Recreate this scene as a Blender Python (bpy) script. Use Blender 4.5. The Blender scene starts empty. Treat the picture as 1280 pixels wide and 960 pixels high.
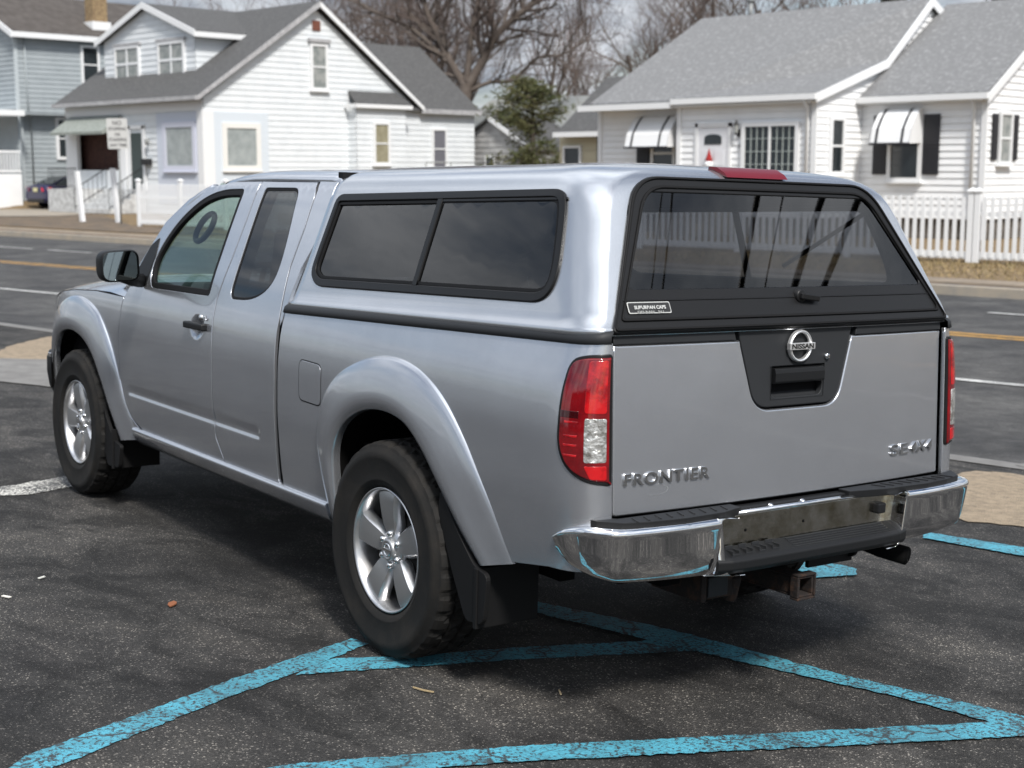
import bpy, bmesh, math, random
from mathutils import Vector, Matrix, noise
from mathutils.geometry import delaunay_2d_cdt
random.seed(7)
sc = bpy.context.scene
C = sc.collection
PI = math.pi
# ------------------------------------------------------------------ camera
R3 = Matrix(((0.168772, -0.985642, 0.005021), (0.985067, 0.168845, 0.033676), (-0.03404, -0.000738, 0.99942)))
cam = bpy.data.cameras.new('camera'); co = bpy.data.objects.new('camera', cam); C.objects.link(co)
rt = Vector((0.712026, 0.702153, 0.0)); up = Vector((0.104487, -0.105956, -0.988866)) * -1; fwd = Vector((-0.694335, 0.704098, -0.148809))
m = Matrix(((rt.x, up.x, -fwd.x, 3.59562), (rt.y, up.y, -fwd.y, -4.03664), (rt.z, up.z, -fwd.z, 1.74574), (0, 0, 0, 1)))
co.matrix_world = m
cam.sensor_width = 36; cam.lens = 50.09; cam.clip_start = .1; cam.clip_end = 3000
cam.dof.use_dof = True; cam.dof.focus_distance = 4.9; cam.dof.aperture_fstop = 4.2
sc.camera = co
# ------------------------------------------------------------------ sky, sun, exposure
SUN_AZ = math.radians(118)      # from +Y clockwise towards +X
SUN_EL = math.radians(48)
w = bpy.data.worlds.new('World'); sc.world = w; w.use_nodes = True
nt = w.node_tree; nt.nodes.clear()
out = nt.nodes.new('ShaderNodeOutputWorld'); bg = nt.nodes.new('ShaderNodeBackground')
sky = nt.nodes.new('ShaderNodeTexSky'); sky.sky_type = 'NISHITA'; sky.sun_disc = False
sky.sun_elevation = SUN_EL; sky.sun_rotation = SUN_AZ; sky.air_density = 1.0; sky.dust_density = 1.5
tc = nt.nodes.new('ShaderNodeTexCoord'); sep = nt.nodes.new('ShaderNodeSeparateXYZ')
nt.links.new(tc.outputs['Generated'], sep.inputs[0])
# clouds: noise on the direction projected to a cloud deck
mx = nt.nodes.new('ShaderNodeMath'); mx.operation = 'MAXIMUM'; nt.links.new(sep.outputs['Z'], mx.inputs[0]); mx.inputs[1].default_value = 0.0
ad = nt.nodes.new('ShaderNodeMath'); ad.operation = 'ADD'; nt.links.new(mx.outputs[0], ad.inputs[0]); ad.inputs[1].default_value = 0.22
dv = nt.nodes.new('ShaderNodeVectorMath'); dv.operation = 'DIVIDE'
cb = nt.nodes.new('ShaderNodeCombineXYZ')
for k in range(3): nt.links.new(ad.outputs[0], cb.inputs[k])
nt.links.new(tc.outputs['Generated'], dv.inputs[0]); nt.links.new(cb.outputs[0], dv.inputs[1])
def wnoise(scale, det, rough, off):
    mp = nt.nodes.new('ShaderNodeMapping'); mp.inputs['Location'].default_value = off
    n = nt.nodes.new('ShaderNodeTexNoise'); n.inputs['Scale'].default_value = scale; n.inputs['Detail'].default_value = det
    n.inputs['Roughness'].default_value = rough; n.inputs['Distortion'].default_value = .3
    nt.links.new(dv.outputs[0], mp.inputs[0]); nt.links.new(mp.outputs[0], n.inputs['Vector']); return n
n1 = wnoise(1.1, 7, .58, (1.3, 4.2, 0)); n2 = wnoise(2.2, 8, .6, (7.1, 2.0, 3))
rc = nt.nodes.new('ShaderNodeValToRGB'); rc.color_ramp.elements[0].position = .40; rc.color_ramp.elements[1].position = .54
nt.links.new(n1.outputs['Fac'], rc.inputs[0])
r2 = nt.nodes.new('ShaderNodeValToRGB'); r2.color_ramp.elements[0].position = .36; r2.color_ramp.elements[0].color = (2.3, 2.7, 3.3, 1)
r2.color_ramp.elements[1].position = .66; r2.color_ramp.elements[1].color = (8.2, 8.5, 9.0, 1)
nt.links.new(n2.outputs['Fac'], r2.inputs[0])
mixc = nt.nodes.new('ShaderNodeMixRGB'); nt.links.new(rc.outputs[0], mixc.inputs[0]); nt.links.new(sky.outputs[0], mixc.inputs[1])
zr = nt.nodes.new('ShaderNodeMapRange'); zr.inputs[1].default_value = .12; zr.inputs[2].default_value = .9; zr.inputs[3].default_value = .9; zr.inputs[4].default_value = 2.3; nt.links.new(mx.outputs[0], zr.inputs[0])
zs = nt.nodes.new('ShaderNodeVectorMath'); zs.operation = 'SCALE'; nt.links.new(r2.outputs[0], zs.inputs[0]); nt.links.new(zr.outputs[0], zs.inputs['Scale']); nt.links.new(zs.outputs[0], mixc.inputs[2])
nt.links.new(mixc.outputs[0], bg.inputs[0]); bg.inputs[1].default_value = 0.085
nt.links.new(bg.outputs[0], out.inputs[0])
sl = bpy.data.lights.new('sun', 'SUN'); so = bpy.data.objects.new('sun', sl); C.objects.link(so)
sl.energy = 3.3; sl.angle = math.radians(9); sl.color = (1, .96, .9)
sd = Vector((math.sin(SUN_AZ) * math.cos(SUN_EL), math.cos(SUN_AZ) * math.cos(SUN_EL), math.sin(SUN_EL)))
so.rotation_euler = sd.to_track_quat('Z', 'Y').to_euler(); so.location = sd * 60
sc.view_settings.view_transform = 'Standard'; sc.view_settings.look = 'None'; sc.view_settings.exposure = 0.5; sc.view_settings.gamma = 1
sc.view_settings.use_curve_mapping = False

# ------------------------------------------------------------------ materials
MATS = {}
def mat(name, col, rough=.6, metal=0, spec=.5, coat=0, coatr=.05, bump=None, var=None, scale=8, trans=0, ior=1.45):
    """principled material; var=(colour2, noise scale, lo, hi) mixes in a second colour; bump=(scale, strength, distance)"""
    if name in MATS: return MATS[name]
    M = bpy.data.materials.new(name); M.use_nodes = True; t = M.node_tree; b = t.nodes['Principled BSDF']
    b.inputs['Base Color'].default_value = (*col, 1); b.inputs['Roughness'].default_value = rough; b.inputs['Metallic'].default_value = metal
    b.inputs['Specular IOR Level'].default_value = spec; b.inputs['Coat Weight'].default_value = coat; b.inputs['Coat Roughness'].default_value = coatr
    b.inputs['Transmission Weight'].default_value = trans; b.inputs['IOR'].default_value = ior
    c = t.nodes.new('ShaderNodeTexCoord')
    if var:
        n = t.nodes.new('ShaderNodeTexNoise'); n.inputs['Scale'].default_value = var[1]; n.inputs['Detail'].default_value = 6; n.inputs['Roughness'].default_value = .65
        r = t.nodes.new('ShaderNodeValToRGB'); r.color_ramp.elements[0].position = var[2]; r.color_ramp.elements[1].position = var[3]
        r.color_ramp.elements[0].color = (*col, 1); r.color_ramp.elements[1].color = (*var[0], 1)
        t.links.new(c.outputs['Object'], n.inputs['Vector']); t.links.new(n.outputs['Fac'], r.inputs[0]); t.links.new(r.outputs[0], b.inputs['Base Color'])
    if bump:
        n = t.nodes.new('ShaderNodeTexNoise'); n.inputs['Scale'].default_value = bump[0]; n.inputs['Detail'].default_value = 5
        u = t.nodes.new('ShaderNodeBump'); u.inputs['Strength'].default_value = bump[1]; u.inputs['Distance'].default_value = bump[2]
        t.links.new(c.outputs['Object'], n.inputs['Vector']); t.links.new(n.outputs['Fac'], u.inputs['Height']); t.links.new(u.outputs[0], b.inputs['Normal'])
    MATS[name] = M; return M
def tinted(name, tint, gloss=(1, 1, 1), f=1.5, wob=0.0):
    M = bpy.data.materials.new(name); M.use_nodes = True; t = M.node_tree; t.nodes.clear()
    o = t.nodes.new('ShaderNodeOutputMaterial'); mx_ = t.nodes.new('ShaderNodeMixShader'); fr = t.nodes.new('ShaderNodeFresnel')
    ge = t.nodes.new('ShaderNodeNewGeometry'); mi = t.nodes.new('ShaderNodeMath'); mi.operation = 'MULTIPLY_ADD'   # a thin sheet: same reflectance from both faces
    mi.inputs[1].default_value = 1 / f - f; mi.inputs[2].default_value = f; t.links.new(ge.outputs['Backfacing'], mi.inputs[0]); t.links.new(mi.outputs[0], fr.inputs[0])
    tr = t.nodes.new('ShaderNodeBsdfTransparent'); tr.inputs[0].default_value = (*tint, 1); g = t.nodes.new('ShaderNodeBsdfGlossy'); g.inputs['Roughness'].default_value = .01
    g.inputs[0].default_value = (*gloss, 1)
    t.links.new(fr.outputs[0], mx_.inputs[0]); t.links.new(tr.outputs[0], mx_.inputs[1]); t.links.new(g.outputs[0], mx_.inputs[2]); t.links.new(mx_.outputs[0], o.inputs[0])
    if wob:
        c = t.nodes.new('ShaderNodeTexCoord'); n = t.nodes.new('ShaderNodeTexNoise'); n.inputs['Scale'].default_value = 4.5; n.inputs['Detail'].default_value = 1
        u = t.nodes.new('ShaderNodeBump'); u.inputs['Strength'].default_value = wob; u.inputs['Distance'].default_value = .02
        t.links.new(c.outputs['Object'], n.inputs['Vector']); t.links.new(n.outputs['Fac'], u.inputs['Height']); t.links.new(u.outputs[0], g.inputs['Normal'])
    MATS[name] = M; return M
def shader_paint(name, col, dirt):
    """silver metallic paint: metallic flake base, clear coat, a little dust and water spotting"""
    M = bpy.data.materials.new(name); M.use_nodes = True; t = M.node_tree; b = t.nodes['Principled BSDF']
    b.inputs['Metallic'].default_value = .84; b.inputs['Roughness'].default_value = .27
    b.inputs['Coat Weight'].default_value = .9; b.inputs['Coat Roughness'].default_value = .035
    c = t.nodes.new('ShaderNodeTexCoord')
    n = t.nodes.new('ShaderNodeTexNoise'); n.inputs['Scale'].default_value = 3.5; n.inputs['Detail'].default_value = 8; n.inputs['Roughness'].default_value = .7
    r = t.nodes.new('ShaderNodeValToRGB'); r.color_ramp.elements[0].position = .35; r.color_ramp.elements[1].position = .75
    r.color_ramp.elements[0].color = (*col, 1); r.color_ramp.elements[1].color = (*[x * dirt for x in col], 1)
    t.links.new(c.outputs['Object'], n.inputs['Vector']); t.links.new(n.outputs['Fac'], r.inputs[0])
    f = t.nodes.new('ShaderNodeTexNoise'); f.inputs['Scale'].default_value = 900; f.inputs['Detail'].default_value = 1
    t.links.new(c.outputs['Object'], f.inputs['Vector'])
    fm = t.nodes.new('ShaderNodeMapRange'); fm.inputs[1].default_value = .3; fm.inputs[2].default_value = .7; fm.inputs[3].default_value = .9; fm.inputs[4].default_value = 1.1
    t.links.new(f.outputs['Fac'], fm.inputs[0])
    mu = t.nodes.new('ShaderNodeVectorMath'); mu.operation = 'SCALE'; t.links.new(r.outputs[0], mu.inputs[0]); t.links.new(fm.outputs[0], mu.inputs['Scale'])
    t.links.new(mu.outputs[0], b.inputs['Base Color'])
    n3 = t.nodes.new('ShaderNodeTexNoise'); n3.inputs['Scale'].default_value = 6; n3.inputs['Detail'].default_value = 6
    mr = t.nodes.new('ShaderNodeMapRange'); mr.inputs[3].default_value = .01; mr.inputs[4].default_value = .07; mr.inputs[1].default_value = .35; mr.inputs[2].default_value = .75
    t.links.new(c.outputs['Object'], n3.inputs['Vector']); t.links.new(n3.outputs['Fac'], mr.inputs[0]); t.links.new(mr.outputs[0], b.inputs['Coat Roughness'])
    n4 = t.nodes.new('ShaderNodeTexNoise'); n4.inputs['Scale'].default_value = 2.2; n4.inputs['Detail'].default_value = 2
    u = t.nodes.new('ShaderNodeBump'); u.inputs['Strength'].default_value = .07; u.inputs['Distance'].default_value = .02
    t.links.new(c.outputs['Object'], n4.inputs['Vector']); t.links.new(n4.outputs['Fac'], u.inputs['Height']); t.links.new(u.outputs[0], b.inputs['Coat Normal'])
    MATS[name] = M; return M
paint = shader_paint('silver_paint', (.54, .56, .60), .9)
cappaint = shader_paint('cap_paint', (.54, .56, .59), .92)
black = mat('black_plastic', (.009, .0095, .0105), .5, spec=.3, bump=(300, .15, .002))
blackm = mat('black_metal_trim', (.008, .008, .0085), .4, spec=.35)
gasket = mat('rubber_gasket', (.006, .006, .0065), .65, spec=.25)
insertm = mat('charcoal_plastic', (.022, .0235, .026), .55, spec=.3, bump=(500, .2, .001))
dark = mat('dark_interior', (.010, .010, .011), .9, spec=.1)
underm = mat('underbody', (.005, .005, .005), .95, spec=.1)
seatm = mat('seat_fabric', (.07, .07, .075), .9)
dashm = mat('dash_plastic', (.035, .035, .037), .7)
chrome = mat('chrome', (.84, .84, .84), .03, metal=1, bump=(5, .04, .01))
chromed = mat('plate_chrome_reflections', (.62, .60, .54), .2, metal=1, bump=(60, .3, .003), var=((.30, .27, .19), 14, .35, .7))  # yellowish blotches are reflections of the surroundings painted into the colour
chromeb = mat('badge_chrome', (.72, .72, .72), .1, metal=1)
emblemm = mat('emblem_chrome', (.85, .85, .85), .3, metal=.8)
alloy = mat('alloy', (.62, .62, .63), .28, metal=.9, var=((.50, .50, .50), 30, .4, .8))
alloyd = mat('alloy_machined', (.44, .445, .45), .36, metal=.85)
brake = mat('brake_steel', (.012, .011, .01), .8, metal=.2)
rust = mat('rusty_steel', (.014, .010, .009), .9, var=((.055, .026, .014), 22, .5, .68), bump=(80, .6, .004))
mirrorm = mat('mirror_glass', (.34, .38, .37), .02, metal=1)
def tyre_mat():
    M = mat('tyre_rubber', (.010, .0098, .0095), .8, spec=.3, bump=(120, .3, .002), var=((.024, .021, .018), 6, .45, .75)); return M
tyrem = tyre_mat()
glass_dark = tinted('tinted_glass', (.07, .075, .085), f=1.55, wob=.015)
glass_rear = tinted('rear_tinted_glass', (.22, .235, .26), f=1.55, wob=.008)
glass_clear = tinted('clear_glass', (.55, .66, .61), f=1.5)
glass_side = tinted('cap_side_glass', (.45, .46, .48), f=1.5)
redlens = mat('red_lens', (.20, .003, .006), .08, spec=.6, coat=1, bump=(40, .1, .003), var=((.09, .001, .003), 9, .4, .65))
reddark = mat('red_lens_deep', (.03, .001, .002), .1, coat=1)
redbright = mat('red_lens_bright', (.46, .006, .009), .12, coat=1, bump=(25, .3, .006), var=((.20, .002, .005), 16, .45, .6))
clearlens = mat('clear_lens', (.66, .66, .64), .1, metal=.6, coat=1, bump=(55, .8, .01), var=((.30, .29, .27), 28, .45, .6))
brakered = mat('third_brake_red', (.13, .008, .014), .35, coat=.15)

def asphalt(name, base, stone, big, crack=True, seedoff=0, stain=1.0):
    M = bpy.data.materials.new(name); M.use_nodes = True; t = M.node_tree; b = t.nodes['Principled BSDF']; L = t.links.new
    c = t.nodes.new('ShaderNodeTexCoord'); b.inputs['Roughness'].default_value = .82; b.inputs['Specular IOR Level'].default_value = .35
    def N(kind, **kw):
        n = t.nodes.new(kind)
        for k, v in kw.items(): n.inputs[k].default_value = v
        return n
    mp = t.nodes.new('ShaderNodeMapping'); mp.inputs['Location'].default_value = (seedoff, seedoff * .7, 0); L(c.outputs['Object'], mp.inputs[0])
    # aggregate
    v = N('ShaderNodeTexVoronoi', Scale=200.0); L(mp.outputs[0], v.inputs['Vector'])
    wn = t.nodes.new('ShaderNodeSeparateColor'); L(v.outputs['Color'], wn.inputs[0])
    r1 = t.nodes.new('ShaderNodeValToRGB'); e = r1.color_ramp.elements; e[0].position = .0; e[0].color = (*[x * .55 for x in base], 1); e[1].position = .75; e[1].color = (*base, 1)
    q = e.new(.93); q.color = (*[x * 1.4 for x in base], 1); q = e.new(.982); q.color = (*stone, 1)
    L(wn.outputs[0], r1.inputs[0])
    # large patches
    n = N('ShaderNodeTexNoise', Scale=.9, Detail=7.0, Roughness=.6, Distortion=.4); L(mp.outputs[0], n.inputs['Vector'])
    r2_ = t.nodes.new('ShaderNodeValToRGB'); e = r2_.color_ramp.elements; e[0].position = .3; e[0].color = (.36, .36, .38, 1); e[1].position = .68; e[1].color = (big, big * .98, big * .95, 1)
    L(n.outputs['Fac'], r2_.inputs[0])
    mm = t.nodes.new('ShaderNodeMixRGB'); mm.blend_type = 'MULTIPLY'; mm.inputs[0].default_value = 1; L(r1.outputs[0], mm.inputs[1]); L(r2_.outputs[0], mm.inputs[2])
    n5 = N('ShaderNodeTexNoise', Scale=6.0, Detail=6.0, Roughness=.7); L(mp.outputs[0], n5.inputs['Vector'])
    r5 = t.nodes.new('ShaderNodeMapRange'); r5.inputs[1].default_value = .3; r5.inputs[2].default_value = .7; r5.inputs[3].default_value = .75; r5.inputs[4].default_value = 1.25; L(n5.outputs['Fac'], r5.inputs[0])
    ms = t.nodes.new('ShaderNodeVectorMath'); ms.operation = 'SCALE'; L(mm.outputs[0], ms.inputs[0]); L(r5.outputs[0], ms.inputs['Scale'])
    ns = N('ShaderNodeTexNoise', Scale=1.7, Detail=8.0, Roughness=.68, Distortion=.8); mp2 = t.nodes.new('ShaderNodeMapping'); mp2.inputs['Location'].default_value = (4.4, 1.7, 0); mp2.inputs['Scale'].default_value = (1, 1.7, 1)
    L(c.outputs['Object'], mp2.inputs[0]); L(mp2.outputs[0], ns.inputs['Vector'])
    rs_ = t.nodes.new('ShaderNodeValToRGB'); e = rs_.color_ramp.elements; e[0].position = .42; e[0].color = (.42, .42, .42, 1); e[1].position = .52; e[1].color = (.95, .95, .95, 1); q = e.new(.66); q.color = (1.5, 1.47, 1.42, 1); L(ns.outputs['Fac'], rs_.inputs[0])
    mq = t.nodes.new('ShaderNodeMixRGB'); mq.blend_type = 'MULTIPLY'; mq.inputs[0].default_value = stain; L(ms.outputs[0], mq.inputs[1]); L(rs_.outputs[0], mq.inputs[2])
    last = mq.outputs[0]
    if crack:
        nd = N('ShaderNodeTexNoise', Scale=3.0, Detail=5.0); L(mp.outputs[0], nd.inputs['Vector'])
        va = t.nodes.new('ShaderNodeVectorMath'); va.operation = 'MULTIPLY_ADD'; va.inputs[1].default_value = (.5, .5, .5); L(nd.outputs['Color'], va.inputs[0]); L(mp.outputs[0], va.inputs[2])
        vc = t.nodes.new('ShaderNodeTexVoronoi'); vc.feature = 'DISTANCE_TO_EDGE'; vc.inputs['Scale'].default_value = 1.1; L(va.outputs[0], vc.inputs['Vector'])
        rr = t.nodes.new('ShaderNodeMapRange'); rr.inputs[1].default_value = .0; rr.inputs[2].default_value = .012; rr.inputs[3].default_value = .45; rr.inputs[4].default_value = 1; L(vc.outputs['Distance'], rr.inputs[0])
        nm = N('ShaderNodeTexNoise', Scale=.8, Detail=2.0); L(mp.outputs[0], nm.inputs['Vector'])
        rm = t.nodes.new('ShaderNodeMapRange'); rm.inputs[1].default_value = .5; rm.inputs[2].default_value = .58; L(nm.outputs['Fac'], rm.inputs[0])
        mxx = t.nodes.new('ShaderNodeMix'); L(rm.outputs[0], mxx.inputs[0]); mxx.inputs[2].default_value = 1; L(rr.outputs[0], mxx.inputs[3])
        ms2 = t.nodes.new('ShaderNodeVectorMath'); ms2.operation = 'SCALE'; L(last, ms2.inputs[0]); L(mxx.outputs[0], ms2.inputs['Scale']); last = ms2.outputs[0]
    L(last, b.inputs['Base Color'])
    u = t.nodes.new('ShaderNodeBump'); u.inputs['Strength'].default_value = .8; u.inputs['Distance'].default_value = .006; L(v.outputs['Distance'], u.inputs['Height']); L(u.outputs[0], b.inputs['Normal'])
    MATS[name] = M; return M
lotm = asphalt('lot_asphalt', (.037, .036, .035), (.20, .19, .175), 1.7)
roadm = asphalt('road_asphalt', (.092, .092, .092), (.16, .16, .155), 1.15, crack=False, seedoff=9, stain=.35)
def worn_paint(name, col, under, sc_=14, thr=.56):
    M = bpy.data.materials.new(name); M.use_nodes = True; t = M.node_tree; b = t.nodes['Principled BSDF']; L = t.links.new
    c = t.nodes.new('ShaderNodeTexCoord'); b.inputs['Roughness'].default_value = .7
    n = t.nodes.new('ShaderNodeTexNoise'); n.inputs['Scale'].default_value = 70; n.inputs['Detail'].default_value = 4; n.inputs['Roughness'].default_value = .7; L(c.outputs['Object'], n.inputs['Vector'])
    nb = t.nodes.new('ShaderNodeTexNoise'); nb.inputs['Scale'].default_value = 3; nb.inputs['Detail'].default_value = 4; L(c.outputs['Object'], nb.inputs['Vector'])
    a = t.nodes.new('ShaderNodeMath'); a.operation = 'MULTIPLY_ADD'; a.inputs[1].default_value = .35; L(nb.outputs['Fac'], a.inputs[0]); L(n.outputs['Fac'], a.inputs[2])
    r = t.nodes.new('ShaderNodeMapRange'); r.inputs[1].default_value = thr + .12; r.inputs[2].default_value = thr + .19; L(a.outputs[0], r.inputs[0])
    nd = t.nodes.new('ShaderNodeTexNoise'); nd.inputs['Scale'].default_value = 9; nd.inputs['Detail'].default_value = 5; L(c.outputs['Object'], nd.inputs['Vector'])
    va = t.nodes.new('ShaderNodeVectorMath'); va.operation = 'MULTIPLY_ADD'; va.inputs[1].default_value = (.16, .16, .16); L(nd.outputs['Color'], va.inputs[0]); L(c.outputs['Object'], va.inputs[2])
    vc = t.nodes.new('ShaderNodeTexVoronoi'); vc.feature = 'DISTANCE_TO_EDGE'; vc.inputs['Scale'].default_value = sc_; L(va.outputs[0], vc.inputs['Vector'])
    rr = t.nodes.new('ShaderNodeMapRange'); rr.inputs[1].default_value = .012; rr.inputs[2].default_value = .045; rr.inputs[3].default_value = 1; rr.inputs[4].default_value = 0; L(vc.outputs['Distance'], rr.inputs[0])
    nm = t.nodes.new('ShaderNodeTexNoise'); nm.inputs['Scale'].default_value = 7; nm.inputs['Detail'].default_value = 3; L(c.outputs['Object'], nm.inputs['Vector'])
    rm = t.nodes.new('ShaderNodeMapRange'); rm.inputs[1].default_value = .44; rm.inputs[2].default_value = .54; L(nm.outputs['Fac'], rm.inputs[0])
    mu = t.nodes.new('ShaderNodeMath'); mu.operation = 'MULTIPLY'; L(rr.outputs[0], mu.inputs[0]); L(rm.outputs[0], mu.inputs[1])
    mxm = t.nodes.new('ShaderNodeMath'); mxm.operation = 'MAXIMUM'; L(mu.outputs[0], mxm.inputs[0]); L(r.outputs[0], mxm.inputs[1])
    nf = t.nodes.new('ShaderNodeTexNoise'); nf.inputs['Scale'].default_value = 5; nf.inputs['Detail'].default_value = 7; nf.inputs['Roughness'].default_value = .75; L(c.outputs['Object'], nf.inputs['Vector'])
    rf_ = t.nodes.new('ShaderNodeValToRGB'); rf_.color_ramp.elements[0].position = .36; rf_.color_ramp.elements[0].color = (*[x * .55 + .01 for x in col], 1); rf_.color_ramp.elements[1].position = .6; rf_.color_ramp.elements[1].color = (*[x * 1.12 for x in col], 1); L(nf.outputs['Fac'], rf_.inputs[0])
    m1 = t.nodes.new('ShaderNodeMixRGB'); L(rf_.outputs[0], m1.inputs[1]); m1.inputs[2].default_value = (*under, 1); L(mxm.outputs[0], m1.inputs[0]); L(m1.outputs[0], b.inputs['Base Color'])
    v = t.nodes.new('ShaderNodeTexVoronoi'); v.inputs['Scale'].default_value = 95; L(c.outputs['Object'], v.inputs['Vector'])
    u = t.nodes.new('ShaderNodeBump'); u.inputs['Strength'].default_value = .6; u.inputs['Distance'].default_value = .005; L(v.outputs['Distance'], u.inputs['Height']); L(u.outputs[0], b.inputs['Normal'])
    MATS[name] = M; return M
bluem = worn_paint('blue_line_paint', (.06, .28, .37), (.03, .04, .045), sc_=5, thr=.57)
whitem = worn_paint('white_line_paint', (.55, .55, .53), (.08, .08, .08), thr=.6)
wornw = worn_paint('worn_white_paint', (.58, .57, .53), (.05, .05, .05), thr=.49)
yellowm = worn_paint('yellow_line_paint', (.55, .30, .06), (.09, .085, .07), thr=.6)
grassm = mat('dormant_grass', (.32, .22, .115), .95, var=((.12, .09, .05), 13, .38, .62), bump=(30, 1, .08))
dirtm = mat('dirt_verge', (.17, .12, .075), .95, var=((.085, .07, .055), 1.5, .35, .6), bump=(30, .8, .03))
gravelm = mat('tan_gravel', (.34, .27, .19), .95, var=((.20, .16, .115), 16, .4, .7), bump=(90, 1, .02))
concm = mat('concrete', (.31, .265, .205), .85, var=((.22, .205, .18), 3, .35, .7), bump=(60, .4, .01))
concg = mat('old_concrete', (.20, .195, .185), .9, var=((.13, .125, .12), 4, .35, .7), bump=(60, .5, .01))

# ------------------------------------------------------------------ mesh helpers
class MB:
    def __init__(s): s.v = []; s.f = []; s.sm = []; s.mi = []
    def add(s, verts, faces, smooth=False, mi=0):
        o = len(s.v); s.v += [Vector(p) for p in verts]
        for f in faces: s.f.append(tuple(i + o for i in f)); s.sm.append(smooth); s.mi.append(mi)
    def box(s, c, d, rz=0, M=None, mi=0):
        hx, hy, hz = d[0] / 2, d[1] / 2, d[2] / 2
        vs = [Vector((x, y, z)) for z in (-hz, hz) for y in (-hy, hy) for x in (-hx, hx)]
        if M is None: M = Matrix.Rotation(rz, 3, 'Z')
        vs = [M @ p + Vector(c) for p in vs]
        s.add(vs, [(0, 2, 3, 1), (4, 5, 7, 6), (0, 1, 5, 4), (2, 6, 7, 3), (0, 4, 6, 2), (1, 3, 7, 5)], mi=mi)
    def bb(s, a, b, mi=0):
        s.box([(a[i] + b[i]) / 2 for i in range(3)], [abs(b[i] - a[i]) for i in range(3)], mi=mi)
    def poly(s, pts, mi=0): s.add(pts, [tuple(range(len(pts)))], mi=mi)
    def prism(s, pts, d, mi=0):
        """planar polygon pts (3D) extruded by vector d"""
        n = len(pts); d = Vector(d); P = [Vector(p) for p in pts]; Q = [p + d for p in P]
        s.add(P + Q, [tuple(reversed(range(n))), tuple(range(n, 2 * n))] + [(i, (i + 1) % n, n + (i + 1) % n, n + i) for i in range(n)], mi=mi)
    def tube(s, path, rad, k=8, smooth=True, caps=True, mi=0):
        P = [Vector(p) for p in path]; n = len(P)
        if not hasattr(rad, '__len__'): rad = [rad] * n
        rings = []; ref = None
        for i in range(n):
            t = (P[min(i + 1, n - 1)] - P[max(i - 1, 0)]).normalized()
            if ref is None: ref = Vector((0, 0, 1)) if abs(t.z) < .9 else Vector((1, 0, 0))
            a = t.cross(ref).normalized(); b_ = a.cross(t).normalized(); ref = b_
            rings.append([P[i] + (a * math.cos(2 * PI * j / k) + b_ * math.sin(2 * PI * j / k)) * rad[i] for j in range(k)])
        vs = [p for r in rings for p in r]; fs = [(i * k + j, i * k + (j + 1) % k, (i + 1) * k + (j + 1) % k, (i + 1) * k + j) for i in range(n - 1) for j in range(k)]
        if caps: fs += [tuple(range(k)), tuple(reversed(range((n - 1) * k, n * k)))]
        s.add(vs, fs, smooth, mi)
    def grid(s, rows, smooth=True, wrap=False, mi=0):
        n = len(rows[0]); vs = [p for r in rows for p in r]
        fs = [(i * n + j, i * n + (j + 1) % n, (i + 1) * n + (j + 1) % n, (i + 1) * n + j) for i in range(len(rows) - 1) for j in range(n if wrap else n - 1)]
        s.add(vs, fs, smooth, mi)
    def lathe(s, prof, k=48, axis='X', c=(0, 0, 0), smooth=True, mi=0):
        """prof: (radius, along)"""
        rows = []
        for r, a in prof:
            row = []
            for j in range(k):
                th = 2 * PI * j / k; q = (a, r * math.cos(th), r * math.sin(th))
                if axis == 'Z': q = (r * math.cos(th), r * math.sin(th), a)
                if axis == 'Y': q = (r * math.cos(th), a, r * math.sin(th))
                row.append(Vector(q) + Vector(c))
            rows.append(row)
        s.grid(rows, smooth, True, mi)
    def build(s, name, mats, parent=None, bevel=0, local=False, recalc=True, seg=2, angle=35):
        me = bpy.data.meshes.new(name); off = Vector((0, 0, 0))
        if parent is not None and not local: off = Vector(parent.get('_o', (0, 0, 0)))
        me.from_pydata([tuple(p - off) for p in s.v], [], s.f); me.polygons.foreach_set('use_smooth', s.sm)
        if not isinstance(mats, (list, tuple)): mats = [mats]
        for m_ in mats: me.materials.append(m_)
        me.polygons.foreach_set('material_index', s.mi)
        if recalc:
            b_ = bmesh.new(); b_.from_mesh(me); bmesh.ops.recalc_face_normals(b_, faces=b_.faces); b_.to_mesh(me); b_.free()
        me.update(); o = bpy.data.objects.new(name, me); C.objects.link(o)
        if parent is not None: o.parent = parent
        if bevel:
            b_ = o.modifiers.new('bevel', 'BEVEL'); b_.width = bevel; b_.segments = seg; b_.limit_method = 'ANGLE'; b_.angle_limit = math.radians(angle)
        if parent is not None and not local: o['_o'] = tuple(off)
        return o
def tag(o, label=None, cat=None, group=None, kind=None):
    if label: o['label'] = label
    if cat: o['category'] = cat
    if group: o['group'] = group
    if kind: o['kind'] = kind
    return o
def thing(name, loc, label, cat, group=None):
    o = bpy.data.objects.new(name, None); C.objects.link(o); o.location = loc; o.empty_display_size = .2; o['_o'] = tuple(loc)
    return tag(o, label, cat, group)
def interp(x, P):
    if x <= P[0][0]: return P[0][1]
    for (a, b_), (c, d) in zip(P, P[1:]):
        if x <= c: return b_ + (d - b_) * (x - a) / (c - a)
    return P[-1][1]
def spline(P, n):
    """catmull-rom through points (any dimension)"""
    out_ = []; m_ = len(P)
    for i in range(m_ - 1):
        p0 = P[max(i - 1, 0)]; p1 = P[i]; p2 = P[i + 1]; p3 = P[min(i + 2, m_ - 1)]
        for k in range(n):
            t = k / n
            out_.append(tuple(.5 * ((2 * b_) + (-a + c) * t + (2 * a - 5 * b_ + 4 * c - d) * t * t + (-a + 3 * b_ - 3 * c + d) * t ** 3) for a, b_, c, d in zip(p0, p1, p2, p3)))
    out_.append(tuple(P[-1])); return out_
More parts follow.
